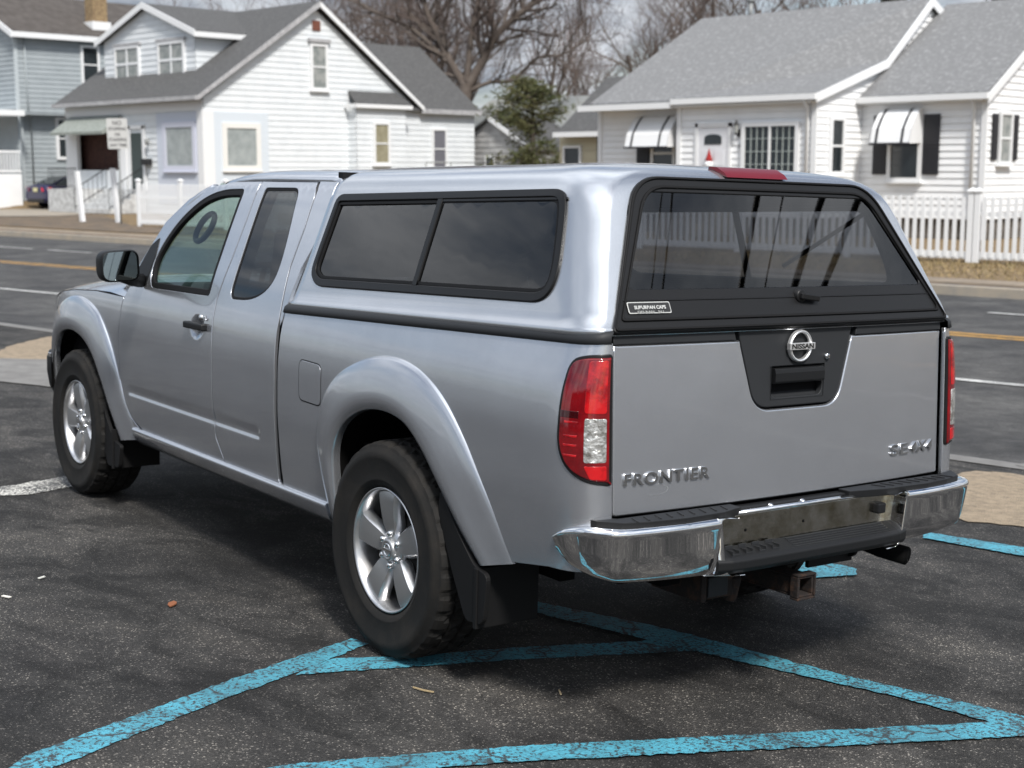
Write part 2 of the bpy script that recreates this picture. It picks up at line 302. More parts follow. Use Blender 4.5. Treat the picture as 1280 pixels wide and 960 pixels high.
def roundpoly(P, rad, n=5):
    """round the corners of a closed 2D polygon; rad: number or list"""
    out_ = []; m_ = len(P)
    for i in range(m_):
        r = rad[i] if hasattr(rad, '__len__') else rad
        a = Vector(P[i - 1]); b_ = Vector(P[i]); c = Vector(P[(i + 1) % m_])
        if r <= 0: out_.append(tuple(b_)); continue
        u = (a - b_); v = (c - b_); lu = min(r, u.length * .48); lv = min(r, v.length * .48); u = u.normalized() * lu; v = v.normalized() * lv
        for k in range(n + 1):
            t = k / n; out_.append(tuple((b_ + u) * (1 - t) ** 2 + b_ * 2 * t * (1 - t) + (b_ + v) * t * t))
    return out_
def densify(P, step):
    out_ = []
    for i in range(len(P)):
        a = Vector(P[i]); b_ = Vector(P[(i + 1) % len(P)]); n = max(1, int((b_ - a).length / step))
        for k in range(n): out_.append(tuple(a + (b_ - a) * k / n))
    return out_
def inside(p, P):
    x, y = p; r = False; j = len(P) - 1
    for i in range(len(P)):
        xi, yi = P[i]; xj, yj = P[j]
        if (yi > y) != (yj > y) and x < (xj - xi) * (y - yi) / (yj - yi + 1e-12) + xi: r = not r
        j = i
    return r
def area(P): return sum(P[i - 1][0] * P[i][1] - P[i][0] * P[i - 1][1] for i in range(len(P))) / 2
def offset(P, d):
    """move a closed CCW polygon outward by d"""
    out_ = []; n = len(P)
    for i in range(n):
        a = Vector(P[i - 1]); b_ = Vector(P[i]); c = Vector(P[(i + 1) % n]); t = (c - a)
        if t.length < 1e-9: out_.append(P[i]); continue
        t.normalize(); out_.append((b_.x + t.y * d, b_.y - t.x * d))
    return out_
def any_in(p, boxes): return any(x0 < p[0] < x1 and y0 < p[1] < y1 for x0, x1, y0, y1 in boxes)
def panel(name, outline, F, material, parent, hint, holes=(), grid=.03, step=.02, edge=.003, thick=.014, extra=(), off=0, extra_box=()):
    """curved sheet: 2D outline (with holes) triangulated, mapped through F(a,b)->3D, exact normals, rolled edge and skirt"""
    loops = []
    O = densify(outline, step)
    if area(O) < 0: O = O[::-1]
    loops.append(O)
    for h in holes:
        h = densify(h, step)
        if area(h) > 0: h = h[::-1]
        loops.append(h)
    inner = [offset(l, -edge) for l in loops]
    def Fn(p):
        a, b_ = p; e = .002
        P = F(a, b_); du = F(a + e, b_) - F(a - e, b_); dw = F(a, b_ + e) - F(a, b_ - e); n = du.cross(dw)
        if n.length < 1e-12: n = Vector(hint)
        n.normalize()
        if n.dot(hint(P) if callable(hint) else Vector(hint)) < 0: n = -n
        return P + n * off, n
    pts = []; edges = []
    for l in inner:
        o = len(pts); pts += l; edges += [(o + i, o + (i + 1) % len(l)) for i in range(len(l))]
    xs = [p[0] for p in inner[0]]; ys = [p[1] for p in inner[0]]; nb = len(pts)
    bset = [Vector(p) for p in pts]
    from mathutils.kdtree import KDTree
    kd = KDTree(nb)
    for i, p in enumerate(bset): kd.insert((p[0], p[1], 0), i)
    kd.balance()
    cand = []
    nx = int((max(xs) - min(xs)) / grid) + 1; ny = int((max(ys) - min(ys)) / grid) + 1
    for i in range(nx + 1):
        for j in range(ny + 1): cand.append((min(xs) + i * grid, min(ys) + (j + .5 * (i % 2)) * grid))
    if extra:
        cand = [p for p in cand if not (any_in(p, extra_box))] if extra_box else cand
    cand += list(extra)
    for p in cand:
        if inside(p, inner[0]) and not any(inside(p, h) for h in inner[1:]) and kd.find((p[0], p[1], 0))[2] > (.4 * min(grid, step * 1.2) if not any_in(p, extra_box) else .004): pts.append(p)
    r = delaunay_2d_cdt([Vector(p) for p in pts], edges, [], 0, 1e-6)
    V2 = r[0]; faces = []
    for f in r[2]:
        c = sum((V2[i] for i in f), Vector((0, 0))) / len(f)
        if inside(c, inner[0]) and not any(inside(c, h) for h in inner[1:]): faces.append(tuple(f))
    verts = []; norms = []
    for p in V2: P, n = Fn(p); verts.append(P); norms.append(n)
    fl = []; fn = []
    for f in faces:
        g = (verts[f[1]] - verts[f[0]]).cross(verts[f[2]] - verts[f[0]])
        if g.dot(norms[f[0]]) < 0: f = f[::-1]
        fl.append(f); fn.append([norms[i] for i in f])
    for l0, l1 in zip(inner, loops):
        n_ = len(l0); A = []; B = []; D = []; na = []; nb_ = []
        for i in range(n_):
            P, n = Fn(l0[i]); Q, n2 = Fn(l1[i]); t = Q - P
            t = t - n * t.dot(n); t = t.normalized() if t.length > 1e-9 else n
            A.append(P); B.append(Q - n2 * edge); D.append(Q - n2 * max(thick, edge)); na.append(n); nb_.append(t)
        o = len(verts); verts += A + B + D
        for i in range(n_):
            j = (i + 1) % n_
            for (a0, a1, b0, b1, N4) in ((o + i, o + j, o + n_ + i, o + n_ + j, (na[i], na[j], nb_[j], nb_[i])), (o + n_ + i, o + n_ + j, o + 2 * n_ + i, o + 2 * n_ + j, (nb_[i], nb_[j], nb_[j], nb_[i]))):
                f = [a0, a1, b1, b0]; N = list(N4)
                g = (verts[f[1]] - verts[f[0]]).cross(verts[f[2]] - verts[f[0]])
                if g.dot(N[2] + N[3]) < 0: f = f[::-1]; N = N[::-1]
                fl.append(tuple(f)); fn.append(N)
    me = bpy.data.meshes.new(name); me.from_pydata([tuple(v) for v in verts], [], fl)
    me.polygons.foreach_set('use_smooth', [True] * len(fl)); me.materials.append(material)
    me.update(); me.normals_split_custom_set([tuple(n) for f in fn for n in f])
    o = bpy.data.objects.new(name, me); C.objects.link(o); o.parent = parent
    return o
def text_mesh(name, body, size, F, material, parent, shear=0, ext=.004, width=None, align='CENTER', bev=.0006, spacing=1.0, bold=0):
    """letters as solid mesh; F maps (u right, v up, w out) to 3D"""
    cu = bpy.data.curves.new('t', 'FONT'); cu.body = body; cu.size = size; cu.extrude = ext / 2; cu.shear = shear; cu.align_x = align; cu.align_y = 'CENTER'
    cu.bevel_depth = bev; cu.bevel_resolution = 1; cu.space_character = spacing; cu.offset = bold; cu.space_line = 1.0
    to = bpy.data.objects.new('t', cu); C.objects.link(to); dg = bpy.context.evaluated_depsgraph_get(); dg.update()
    me = bpy.data.meshes.new_from_object(to.evaluated_get(dg)); bpy.data.objects.remove(to)
    xs = [v.co.x for v in me.vertices]; k = 1
    if width: k = width / (max(xs) - min(xs))
    for v in me.vertices: v.co = F(v.co.x * k, v.co.y, v.co.z + ext / 2)
    me.materials.clear(); me.materials.append(material); me.name = name; me.update()
    b_ = bmesh.new(); b_.from_mesh(me); bmesh.ops.recalc_face_normals(b_, faces=b_.faces); b_.to_mesh(me); b_.free()
    o = bpy.data.objects.new(name, me); C.objects.link(o)
    if parent is not None: o.parent = parent
    return o
# ================================================================== THE GROUND
def struct(o, kind='structure'): o['kind'] = kind; return o
def lotz(x, y): return -(.00502 * x + .033676 * max(y, -14)) / .99942
yg = lambda x: 4.69 + .087 * x            # lot edge / gutter
yk = lambda x: 17.0 + .037 * x            # far kerb
def strip(name, m_, lines, xs, smooth=True, kind='structure', step=4.0):
    """lines: list of (y(x), z(x,y)) from near to far"""
    mb = MB(); n = max(1, int((xs[1] - xs[0]) / step)); rows = []
    for fy, fz in lines:
        r = []
        for i in range(n + 1):
            x = xs[0] + (xs[1] - xs[0]) * i / n; y = fy(x); r.append(Vector((x, y, fz(x, y))))
        rows.append(r)
    mb.grid(rows, smooth); return struct(mb.build(name, m_), kind)
XS = (-140, 60)
ez = lambda x, y: max(lotz(x, y), -.19)
strip('parking_lot', lotm, [((lambda x, k=k: -60 + (yg(x) + 60) * k / 30 if yg(x) > -3 else min(-60 + (yg(x) + 60) * k / 30, yg(x))), ez) for k in range(31)], XS)
strip('gutter', concg, [(lambda x: yg(x) - .06, lambda x, y: ez(x, y) + .006), (lambda x: yg(x) + .20, lambda x, y: ez(x, y) - .004), (lambda x: yg(x) + .26, lambda x, y: min(ez(x, y), -.10) - .03 if x > -12 else ez(x, y) - .06)], XS)
strip('road', roadm, [(lambda x: yg(x) + .15, lambda x, y: ez(x, y) - .012), (lambda x: yg(x) + 1.6, lambda x, y: -.20), (lambda x: yg(x) + 4, lambda x, y: -.195), (lambda x: (yg(x) + yk(x)) / 2, lambda x, y: -.19), (lambda x: yk(x) + .05, lambda x, y: -.205)], XS)
rz = lambda x, y: -.186
def lane(name, m_, a, b_, wd, x0, x1, broken=None):
    if broken:
        on, off_ = broken; x = x0
        while x < x1:
            strip(name, m_, [(lambda X: a + b_ * X - wd / 2, rz), (lambda X: a + b_ * X + wd / 2, rz)], (x, min(x + on, x1)), step=1.0); x += on + off_
    else: strip(name, m_, [(lambda X: a + b_ * X - wd / 2, rz), (lambda X: a + b_ * X + wd / 2, rz)], (x0, x1))
lane('white_edge_line', whitem, 8.50, .094, .13, -120, 40)
lane('yellow_centre_line', yellowm, 11.93, .083, .11, -120, 40)
lane('yellow_centre_line', yellowm, 12.17, .083, .11, -120, 40)
for x0, x1 in ((-32.5, -29.6), (-28.9, -27.0), (-5.4, -2.4), (-17, -14), (3, 6)): lane('white_lane_dash', whitem, 14.72, .066, .12, x0, x1)
kt = lambda x, y: -.065
strip('kerb', concm, [(lambda x: yk(x) + .0, lambda x, y: -.215), (lambda x: yk(x) + .02, kt), (lambda x: yk(x) + .22, lambda x, y: -.06)], XS, smooth=False)
strip('verge', dirtm, [(lambda x: yk(x) + .20, lambda x, y: -.068), (lambda x: yk(x) + .75, lambda x, y: -.055)], XS)
strip('sidewalk', mat('dirty_concrete', (.25, .205, .155), .9, var=((.16, .13, .10), 2, .35, .65)), [(lambda x: yk(x) + .68, lambda x, y: -.060), (lambda x: yk(x) + .70, lambda x, y: -.045), (lambda x: yk(x) + 1.35, lambda x, y: -.045), (lambda x: yk(x) + 1.37, lambda x, y: -.06)], XS, smooth=False)
def lz(x, y):
    z = -.055 + .055 * min(max((y - 19) / 8, 0), 1)
    a = min(max((-57.2 - x) / 2.2, 0), 1) * min(max((y - 25.3) / 2, 0), 1); return z + .45 * a
mb = MB(); rows = []
ysl = [0, .5, 1.5, 3, 5, 7, 8, 9, 10, 11, 13, 16, 20, 30, 50, 90, 160, 300, 600]
for q in ysl:
    r = []
    for x in [-600, -300, -200, -140, -110, -90] + list(range(-80, -50)) + list(range(-50, 20, 3)) + [20, 40, 60, 120, 300, 600]:
        y = yk(max(min(x, 60), -140)) + .72 + q; r.append(Vector((x, y, lz(x, y) - .012)))
    rows.append(r)
mb.grid(rows); struct(mb.build('ground', grassm))
def sheet(name, m_, pts, z=.004, fz=None, kind='structure'):
    mb = MB(); P = densify(pts, .5); vs = [Vector((x, y, (fz(x, y) if fz else 0) + z)) for x, y in P]
    mb.add(vs, [tuple(range(len(vs)))]); return struct(mb.build(name, m_), kind)
sheet('dirt_ground', dirtm, [(-52, 19.0), (-49.4, 24.9), (-47, 24.6), (-37.7, 20.3), (-34, 20.1), (-30, 18.9), (-33, 17.7), (-42, 17.4), (-60, 17)], z=.006, fz=lambda x, y: lz(x, y))
sheet('driveway', concm, [(-62, 25.2), (-58.7, 25.6), (-56.9, 26.27), (-54.3, 27.0), (-48.8, 24.9), (-47.5, 22.8), (-49.14, 20.3), (-53, 19.9), (-62, 20.2)], z=.012, fz=lambda x, y: -.02)
sheet('driveway', concm, [(-58.5, 40), (-57.9, 26.2), (-54.6, 26.9), (-54.6, 40)], z=.016, fz=lambda x, y: -.02)
# markings and gravel on the lot: coordinates in the lot's own plane (x to the truck's right, y towards its nose)
def lotsheet(name, m_, pts, h, jit=0.0, smooth_=0, dens=.08):
    if smooth_: pts = [tuple(p) for p in roundpoly(pts, smooth_, 4)]
    P = densify(pts, dens) if dens else pts; P = [(x + random.uniform(-jit, jit), y + random.uniform(-jit, jit)) for x, y in P]
    mb = MB(); mb.add([R3 @ Vector((x, y, 0)) + Vector((0, 0, h)) for x, y in P], [tuple(range(len(P)))]); return struct(mb.build(name, m_))
BL = {'A': [(-2.9, -.60), (-2.323, -0.326), (-2.246, -0.256), (-1.462, 0.049), (-0.899, 0.232), (-0.881, 0.145), (-1.03, 0.085), (-1.325, -0.034), (-1.53, -0.1), (-2.193, -0.374), (-2.251, -0.417), (-2.85, -.70)],
 'B': [(-1.192, 0.02), (-1.076, 0.06), (-0.721, -0.091), (-0.456, -0.164), (0.046, -0.364), (0.189, -0.494), (0.104, -0.542), (-0.535, -0.275), (-1.261, -0.026)],
 'C': [(-.35, 1.05), (-0.062, 0.384), (0.2, -0.305), (0.353, -0.972), (0.563, -1.604), (0.72, -2.05), (.61, -2.08), (0.421, -1.584), (0.341, -1.231), (0.171, -0.761), (0.04, -0.372), (-0.15, 0.261), (-.45, 1.0)],
 'D': [(-1.78, -0.698), (-1.636, -0.708), (-1.013, -0.939), (0.421, -1.584), (0.671, -1.679), (1.3, -1.95), (1.26, -2.05), (0.554, -1.755), (0.401, -1.716), (-1.08, -1.033), (-1.604, -0.841)],
 'E': [(2.447, 0.273), (2.615, -0.185), (2.761, -0.603), (3.1, -1.5), (2.98, -1.53), (2.579, -0.714), (2.458, -0.293), (2.331, 0.201)],
 'blob': [(1.353, 0.184), (1.479, 0.128), (1.544, 0.042), (1.548, -0.058), (1.465, -0.121), (1.348, -0.085), (1.1, -.02), (1.05, .08)]}
for i, (k, p) in enumerate(BL.items()): lotsheet('blue_parking_line', bluem, p, .004 + .0012 * i, .0055, 0, .022)
lotsheet('worn_white_mark', wornw, [(-1.35, 3.50), (-1.034, 3.60), (-0.8, 3.68), (-.45, 3.62), (-0.70, 3.42), (-1.019, 3.32), (-1.161, 3.29), (-1.36, 3.36)], .004, .02)
lotsheet('gravel_patch', gravelm, [(3.5, 1.02), (4.126, 1.30), (4.35, 1.0), (4.35, .5), (4.5, -2.5), (4.0, -2.6), (3.55, -1.0), (3.31, -0.269), (3.059, 0.074), (2.853, 0.293), (2.9, 0.6), (3.1, 0.827)], .006, .03, .2)
lotsheet('old_walkway', concg, [(4.6, 1.25), (4.75, 1.24), (4.9, -3), (4.65, -3), (4.5, .9)], .005, .01)
lotsheet('gravel_patch', gravelm, [(0.0, 9.5), (0.65, 10.1), (1.2, 10.9), (1.9, 11.6), (2.3, 11.0), (1.4, 9.2), (0.918, 9.028), (0.725, 9.247), (0.3, 9.3)], .006, .03, .2)
lotsheet('concrete_apron', concg, [(0.1, 9.45), (0.478, 9.418), (0.725, 9.247), (1.8, 8.6), (1.0, 6.7), (0.457, 6.945), (0.223, 7.419), (0.008, 7.789), (-0.3, 8.1), (-.6, 9.3)], .009, .01)
# litter on the asphalt
def litter(name, label, cat, xy, pts, col, h=.004):
    o = R3 @ Vector((xy[0], xy[1], 0)); a = random.uniform(0, 6)
    mb = MB(); mb.prism([(o.x + x * math.cos(a) - y * math.sin(a), o.y + x * math.sin(a) + y * math.cos(a), o.z + .006 + .006 * abs(x) * 30 * h) for x, y in pts], (0, 0, h))
    tag(mb.build(name, mat(name + '_m' + str(len(MATS)), col, .9)), label, cat)
litter('fallen_leaf', 'small orange brown leaf on the asphalt left of the rear wheel', 'leaf', (-1.294, .97), [(-.035, 0), (-.02, .014), (0, .018), (.02, .012), (.04, 0), (.015, -.014), (-.012, -.016)], (.22, .08, .035))
litter('twig', 'pale dry straw on the asphalt below the junction of the blue lines', 'twig', (-.974, -.385), [(-.04, -.003), (0, .002), (.045, -.001), (.044, .004), (0, .007), (-.04, .002)], (.35, .27, .15))
litter('paper_scrap', 'white paper scrap on the asphalt at the far left edge', 'litter', (-1.813, 1.391), [(-.022, -.006), (.02, -.007), (.022, .006), (-.02, .006)], (.65, .63, .58))
litter('paper_scrap', 'tiny white scrap farther up the asphalt on the left', 'litter', (-1.607, 1.603), [(-.018, -.004), (.016, -.006), (.018, .004), (-.016, .005)], (.6, .6, .56))
litter('twig', 'grey stick lying on the asphalt right of the tow hitch', 'twig', (1.016, .153), [(-.035, -.004), (.035, -.005), (.036, .004), (-.034, .005)], (.35, .34, .32))
litter('twig', 'short tan bark chip under the lower blue line', 'twig', (-.601, -.64), [(-.02, -.003), (.02, -.002), (.02, .003), (-.02, .003)], (.35, .28, .18))

# ================================================================== BACKGROUND MATERIALS
sid_w = mat('white_siding', (.79, .80, .81), .6, var=((.73, .74, .75), 1.2, .4, .7))
sid_b = mat('bluish_white_siding', (.69, .72, .74), .65, var=((.62, .65, .675), 1.5, .4, .7))
sid_g = mat('grey_blue_siding', (.33, .365, .385), .7, var=((.29, .325, .345), 1.5, .4, .7))
trim = mat('white_trim', (.72, .73, .74), .5)
trimd = mat('grey_trim', (.42, .42, .43), .6, var=((.3, .3, .31), 6, .4, .6))
lilac = mat('lilac_panel', (.55, .57, .66), .6)
vinyl = mat('white_vinyl', (.74, .75, .76), .4)
shut = mat('black_shutter', (.02, .02, .024), .5)
pane = mat('dark_pane', (.02, .025, .028), .08, spec=.8)
curtain = mat('curtained_pane', (.20, .22, .215), .15, spec=.8, var=((.30, .31, .30), 3, .45, .55))
curtl = mat('net_curtain_pane', (.26, .29, .29), .15, spec=.7, var=((.34, .37, .37), 2, .4, .6))
shingle = mat('grey_shingles', (.16, .162, .165), .9, var=((.27, .272, .276), 9, .5, .7), bump=(25, .6, .02))
shingd = mat('dark_shingles', (.065, .065, .066), .92, var=((.10, .10, .10), 9, .45, .65), bump=(25, .6, .02))
shingb = mat('brown_black_shingles', (.055, .047, .042), .92, var=((.085, .075, .068), 2.5, .4, .65))
brickt = mat('tan_brick', (.30, .22, .12), .9, var=((.18, .12, .07), 9, .4, .6))
porchd = mat('dark_red_brown', (.035, .014, .012), .9, var=((.07, .03, .022), 6, .4, .6))  # mottled dark red-brown for the porch recess
awngr = mat('weathered_awning', (.26, .28, .26), .8, var=((.18, .20, .18), 9, .4, .6))
iron = mat('black_iron', (.015, .015, .016), .5)
cream = mat('cream_wall', (.50, .46, .34), .8)
barkm = mat('bark', (.085, .068, .058), .95, var=((.13, .11, .095), 4, .4, .7))
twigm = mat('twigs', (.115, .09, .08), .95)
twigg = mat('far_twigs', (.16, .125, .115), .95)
needle = mat('needles', (.055, .068, .026), .9, var=((.10, .09, .035), 1.3, .4, .65))
needled = mat('dark_needles', (.03, .035, .022), .9, var=((.07, .055, .035), 1.5, .5, .7))
carpaint = mat('navy_paint', (.010, .010, .05), .3, coat=.4)
redl = mat('car_red_lamp', (.5, .01, .02), .15, coat=1)
platem = mat('number_plate', (.55, .52, .30), .5)
signm = mat('sign_white', (.46, .46, .45), .6)
signt = mat('sign_text', (.10, .10, .10), .6)
postm = mat('galvanised_post', (.25, .26, .26), .55, metal=.3)
doorm = mat('white_door', (.66, .67, .70), .45)

def clip(poly, z0, z1):
    def half(P, f):
        o = []
        for i in range(len(P)):
            a = P[i - 1]; b_ = P[i]; fa = f(a); fb = f(b_)
            if (fa >= 0) != (fb >= 0): t = fa / (fa - fb); o.append((a[0] + (b_[0] - a[0]) * t, a[1] + (b_[1] - a[1]) * t))
            if fb >= 0: o.append(b_)
        return o
    P = half(poly, lambda p: p[1] - z0)
    return half(P, lambda p: z1 - p[1]) if P else P
def siding(mb, o, u, n, poly, course=.2, lap=.024, thick=.12):
    """clapboards on a wall: poly in (along u, z); o a point (x,y), u,n unit 2D vectors"""
    z0 = min(p[1] for p in poly); z1 = max(p[1] for p in poly); k = 0
    P3 = lambda a, z, d: Vector((o[0] + u[0] * a + n[0] * d, o[1] + u[1] * a + n[1] * d, z))
    mb.prism([P3(a, z, -thick) for a, z in poly], (n[0] * thick, n[1] * thick, 0))
    while z0 + k * course < z1 - .01:
        a = z0 + k * course; P = clip(poly, a, min(a + course, z1)); k += 1
        if len(P) < 3: continue
        zb = min(p[1] for p in P); 
        P = clip(poly, a + (.018 if course < .2 else .006), min(a + course, z1))
        if len(P) < 3: continue
        zb = min(p[1] for p in P)
        mb.add([P3(p[0], p[1], .004 + (lap if course < .2 else lap * .62) * (1 - (p[1] - a) / course)) for p in P], [tuple(range(len(P)))])
        lo = sorted([p[0] for p in P if p[1] < zb + .002])
        if len(lo) >= 2: mb.add([P3(lo[0], zb, .004 + lap), P3(lo[-1], zb, .004 + lap), P3(lo[-1], zb, 0), P3(lo[0], zb, 0)], [(0, 1, 2, 3)])
def wall(parent, o, u, n, poly, m_, course=.2, name='wall'):
    mb = MB(); siding(mb, o, u, n, poly, course); return mb.build(name, m_, parent)
def window(parent, o, u, n, x0, x1, z0, z1, m_pane=None, fw=.10, cross=(0, 1), m_fr=None, sill=True, name='window', bars=None):
    """window on a wall: outer glass size x0..x1 (along u), z0..z1; cross=(vertical bars, horizontal bars)"""
    P3 = lambda a, z, d: Vector((o[0] + u[0] * a + n[0] * d, o[1] + u[1] * a + n[1] * d, z))
    def bx(mb, a0, a1, c0, c1, d0, d1):
        A = [P3(a, z, d0) for a, z in ((a0, c0), (a1, c0), (a1, c1), (a0, c1))]; mb.prism(A, (n[0] * (d1 - d0), n[1] * (d1 - d0), 0))
    f = MB()
    bx(f, x0 - fw, x0, z0 - fw, z1 + fw, .0, .105); bx(f, x1, x1 + fw, z0 - fw, z1 + fw, .0, .105); bx(f, x0, x1, z1, z1 + fw, .0, .105); bx(f, x0, x1, z0 - fw, z0, .0, .105)
    if sill: bx(f, x0 - fw - .04, x1 + fw + .04, z0 - fw - .05, z0 - fw, .0, .16)
    fo_ = f.build(name, m_fr or trim, parent)
    g = MB(); bx(g, x0, x1, z0, z1, .058, .066); po = g.build('pane', m_pane or pane, fo_)
    po.location = (0, 0, 0)
    b_ = MB(); nv, nh = cross; t = .028 if bars is None else bars
    for i in range(1, nv + 1): a = x0 + (x1 - x0) * i / (nv + 1); bx(b_, a - t, a + t, z0, z1, .060, .086)
    for i in range(1, nh + 1): a = z0 + (z1 - z0) * i / (nh + 1); bx(b_, x0, x1, a - t, a + t, .060, .090)
    if nv or nh: b_.build('glazing_bar', m_fr or trim, fo_)
    return fo_
def slab(mb, P, d):
    """thin roof slab from a planar quad/poly, extruded by d"""
    mb.prism(P, d)
def shutter(parent, o, u, n, a0, a1, z0, z1):
    mb = MB(); P3 = lambda a, z, d: Vector((o[0] + u[0] * a + n[0] * d, o[1] + u[1] * a + n[1] * d, z))
    mb.prism([P3(a, z, .03) for a, z in ((a0, z0), (a1, z0), (a1, z1), (a0, z1))], (n[0] * .035, n[1] * .035, 0))
    k = int((z1 - z0) / .09)
    for i in range(k):
        z = z0 + .06 + i * .09
        if z < z1 - .06: mb.prism([P3(a, zz, .065) for a, zz in ((a0 + .04, z - .02), (a1 - .04, z - .02), (a1 - .04, z + .02), (a0 + .04, z + .02))], (n[0] * .012, n[1] * .012, 0))
    return mb.build('shutter', shut, parent)
def awning(parent, x0, x1, y, zt, zb, out_=.75):
    mb = MB(); md = MB(); n = 6
    prof = [(y - .05 - out_ * math.sin(PI / 2 * i / n) ** 1.0, zb + (zt - zb) * math.cos(PI / 2 * i / n) ** .9) for i in range(n + 1)]
    prof = [(y - .04, zt), (y - .20, zt - .03), (y - .42, zt - .26), (y - .60, zt - .52), (y - .68, zb + .05), (y - .69, zb)]
    rows = [[Vector((x, py, pz)) for py, pz in prof] for x in (x0, x1)]; mb.grid(rows, False)
    for x in (x0, x1): mb.prism([(x, py, pz) for py, pz in prof] + [(x, y - .03, zb + .02)], (.02 if x == x0 else -.02, 0, 0))
    a = mb.build('awning', trim, parent)
    for f in (.16, .80):
        x = x0 + (x1 - x0) * f; rows = [[Vector((xx, py - .01, pz + .012)) for py, pz in prof] for xx in (x - .035, x + .035)]; md = MB(); md.grid(rows, False); md.build('awning_stripe', shut, a)
    md = MB(); md.bb((x0, y - .71, zb - .03), (x1, y - .67, zb + .025)); md.build('awning_rail', shut, a)
    return a

# ================================================================== RIGHT HOUSE
H = thing('bungalow', (-19, 30, 0), 'white sided bungalow with grey shingle roof and black shutters behind the picket fence', 'house')
U = (1, 0); NF = (0, -1); S_ = (0, 1); NS = (1, 0)
EZ = 3.52; rs = .50
Xl, Xc, Xs, Xw = -24.35, -21.04, -16.66, -13.15; Yl, Yc, Yw, Yr = 27.95, 27.5, 29.64, 32.9; RZ = 6.22
wall(H, (0, Yl), U, NF, [(Xl, .5), (Xc, .5), (Xc, EZ), (Xl, EZ)], sid_w, .17)
wall(H, (0, Yc), U, NF, [(Xc, .5), (Xs, .5), (Xs, EZ), (Xc, EZ)], sid_w, .17)
slope = (RZ - EZ) / (Yr - Yc)
wall(H, (Xs, 0), S_, NS, [(Yc, .5), (30.6, .5), (30.6, 4.50), (Yc, EZ)], sid_w, .17)
wall(H, (Xs, 0), S_, NS, [(30.6, .5), (38.5, .5), (38.5, EZ), (Yr, RZ), (30.6, 4.50)], sid_w, .17)
wall(H, (Xl, 0), S_, (-1, 0), [(Yl, 0), (38.5, 0), (38.5, EZ), (Yr, RZ), (Yl, EZ + .2)], sid_w, .17)
wall(H, (0, Yw), U, NF, [(Xs, .5), (Xw, .5), (Xw, EZ + .02), (Xs, EZ + .02)], sid_w, .17)
RW = 6.12; Yrw = 33.75; sw = (RW - EZ) / (Yrw - Yw)
wall(H, (Xw, 0), S_, NS, [(Yw, .5), (37.8, .5), (37.8, EZ), (Yrw, RW), (Yw, EZ)], sid_w, .17)
mb = MB(); mb.bb((Xl + .1, Yl + .06, -.1), (Xs - .06, 38, .5)); mb.bb((Xc + .1, Yc + .06, -.1), (Xs - .06, Yl + .1, .5)); mb.bb((Xs - .1, Yw + .06, -.1), (Xw - .06, 37.7, .5)); mb.build('foundation', mat('foundation_block', (.13, .115, .10), .9, var=((.08, .07, .06), 3, .4, .6)), H)
wall(H, (0, 38.5), U, (0, 1), [(Xl, 0), (Xs, 0), (Xs, EZ), (Xl, EZ)], sid_w, .3)
# roofs
mb = MB(); ov = .28; t = .10
YK, ZK = 30.6, 4.52
mb.prism([(Xl - .1, Yl - .32, EZ + .02), (Xc, Yl - .32, EZ + .02), (Xc, Yr, RZ + .12), (Xl - .1, Yr, RZ + .12)], (0, 0, t))
mb.prism([(Xc, Yl - .32, EZ + .02), (Xs + .14, YK, ZK), (Xs + .14, Yr, RZ + .12), (Xc, Yr, RZ + .12)], (0, 0, t))
mb.prism([(Xc - .05, Yc - ov, EZ + .04), (Xs + .14, Yc - ov, EZ + .04), (Xs + .14, YK, ZK), (Xc - .05, Yl - .30, EZ + .04)], (0, 0, t))
mb.prism([(Xl - .1, Yr, RZ + .12), (Xs + .14, Yr, RZ + .12), (Xs + .14, 38.8, EZ - .05), (Xl - .1, 38.8, EZ - .05)], (0, 0, t))
mb.build('roof', shingle, H)
mb = MB(); mb.prism([(Xs + .10, Yw - ov, EZ + .02), (Xw + .14, Yw - ov, EZ + .02), (Xw + .14, Yrw, RW + .1), (Xs + .10, Yrw, RW + .1)], (0, 0, t)); mb.prism([(Xs + .10, Yrw, RW + .1), (Xw + .14, Yrw, RW + .1), (Xw + .14, 38.1, EZ - .05), (Xs + .10, 38.1, EZ - .05)], (0, 0, t)); mb.build('roof', shingle, H)
# gutters / fascia
mb = MB(); mb.bb((Xc - .05, Yc - ov - .10, EZ - .03), (Xs + .16, Yc - ov, EZ + .12)); mb.build('gutter', trim, H)
mb = MB(); mb.bb((Xl - .15, Yc - ov - .07, EZ - .12), (Xc - .05, Yc - ov + .02, EZ + .04)); mb.build('gutter', trim, H)
mb = MB(); mb.bb((Xs + .02, Yw - ov - .10, EZ - .06), (Xw + .16, Yw - ov, EZ + .09)); mb.build('gutter', trim, H)
mb = MB(); mb.bb((Xl, Yc - ov, EZ - .10), (Xs, Yc + .45, EZ - .05)); mb.bb((Xs + .03, Yw - ov, EZ - .10), (Xw, Yw + .02, EZ - .06)); mb.build('soffit', trim, H)
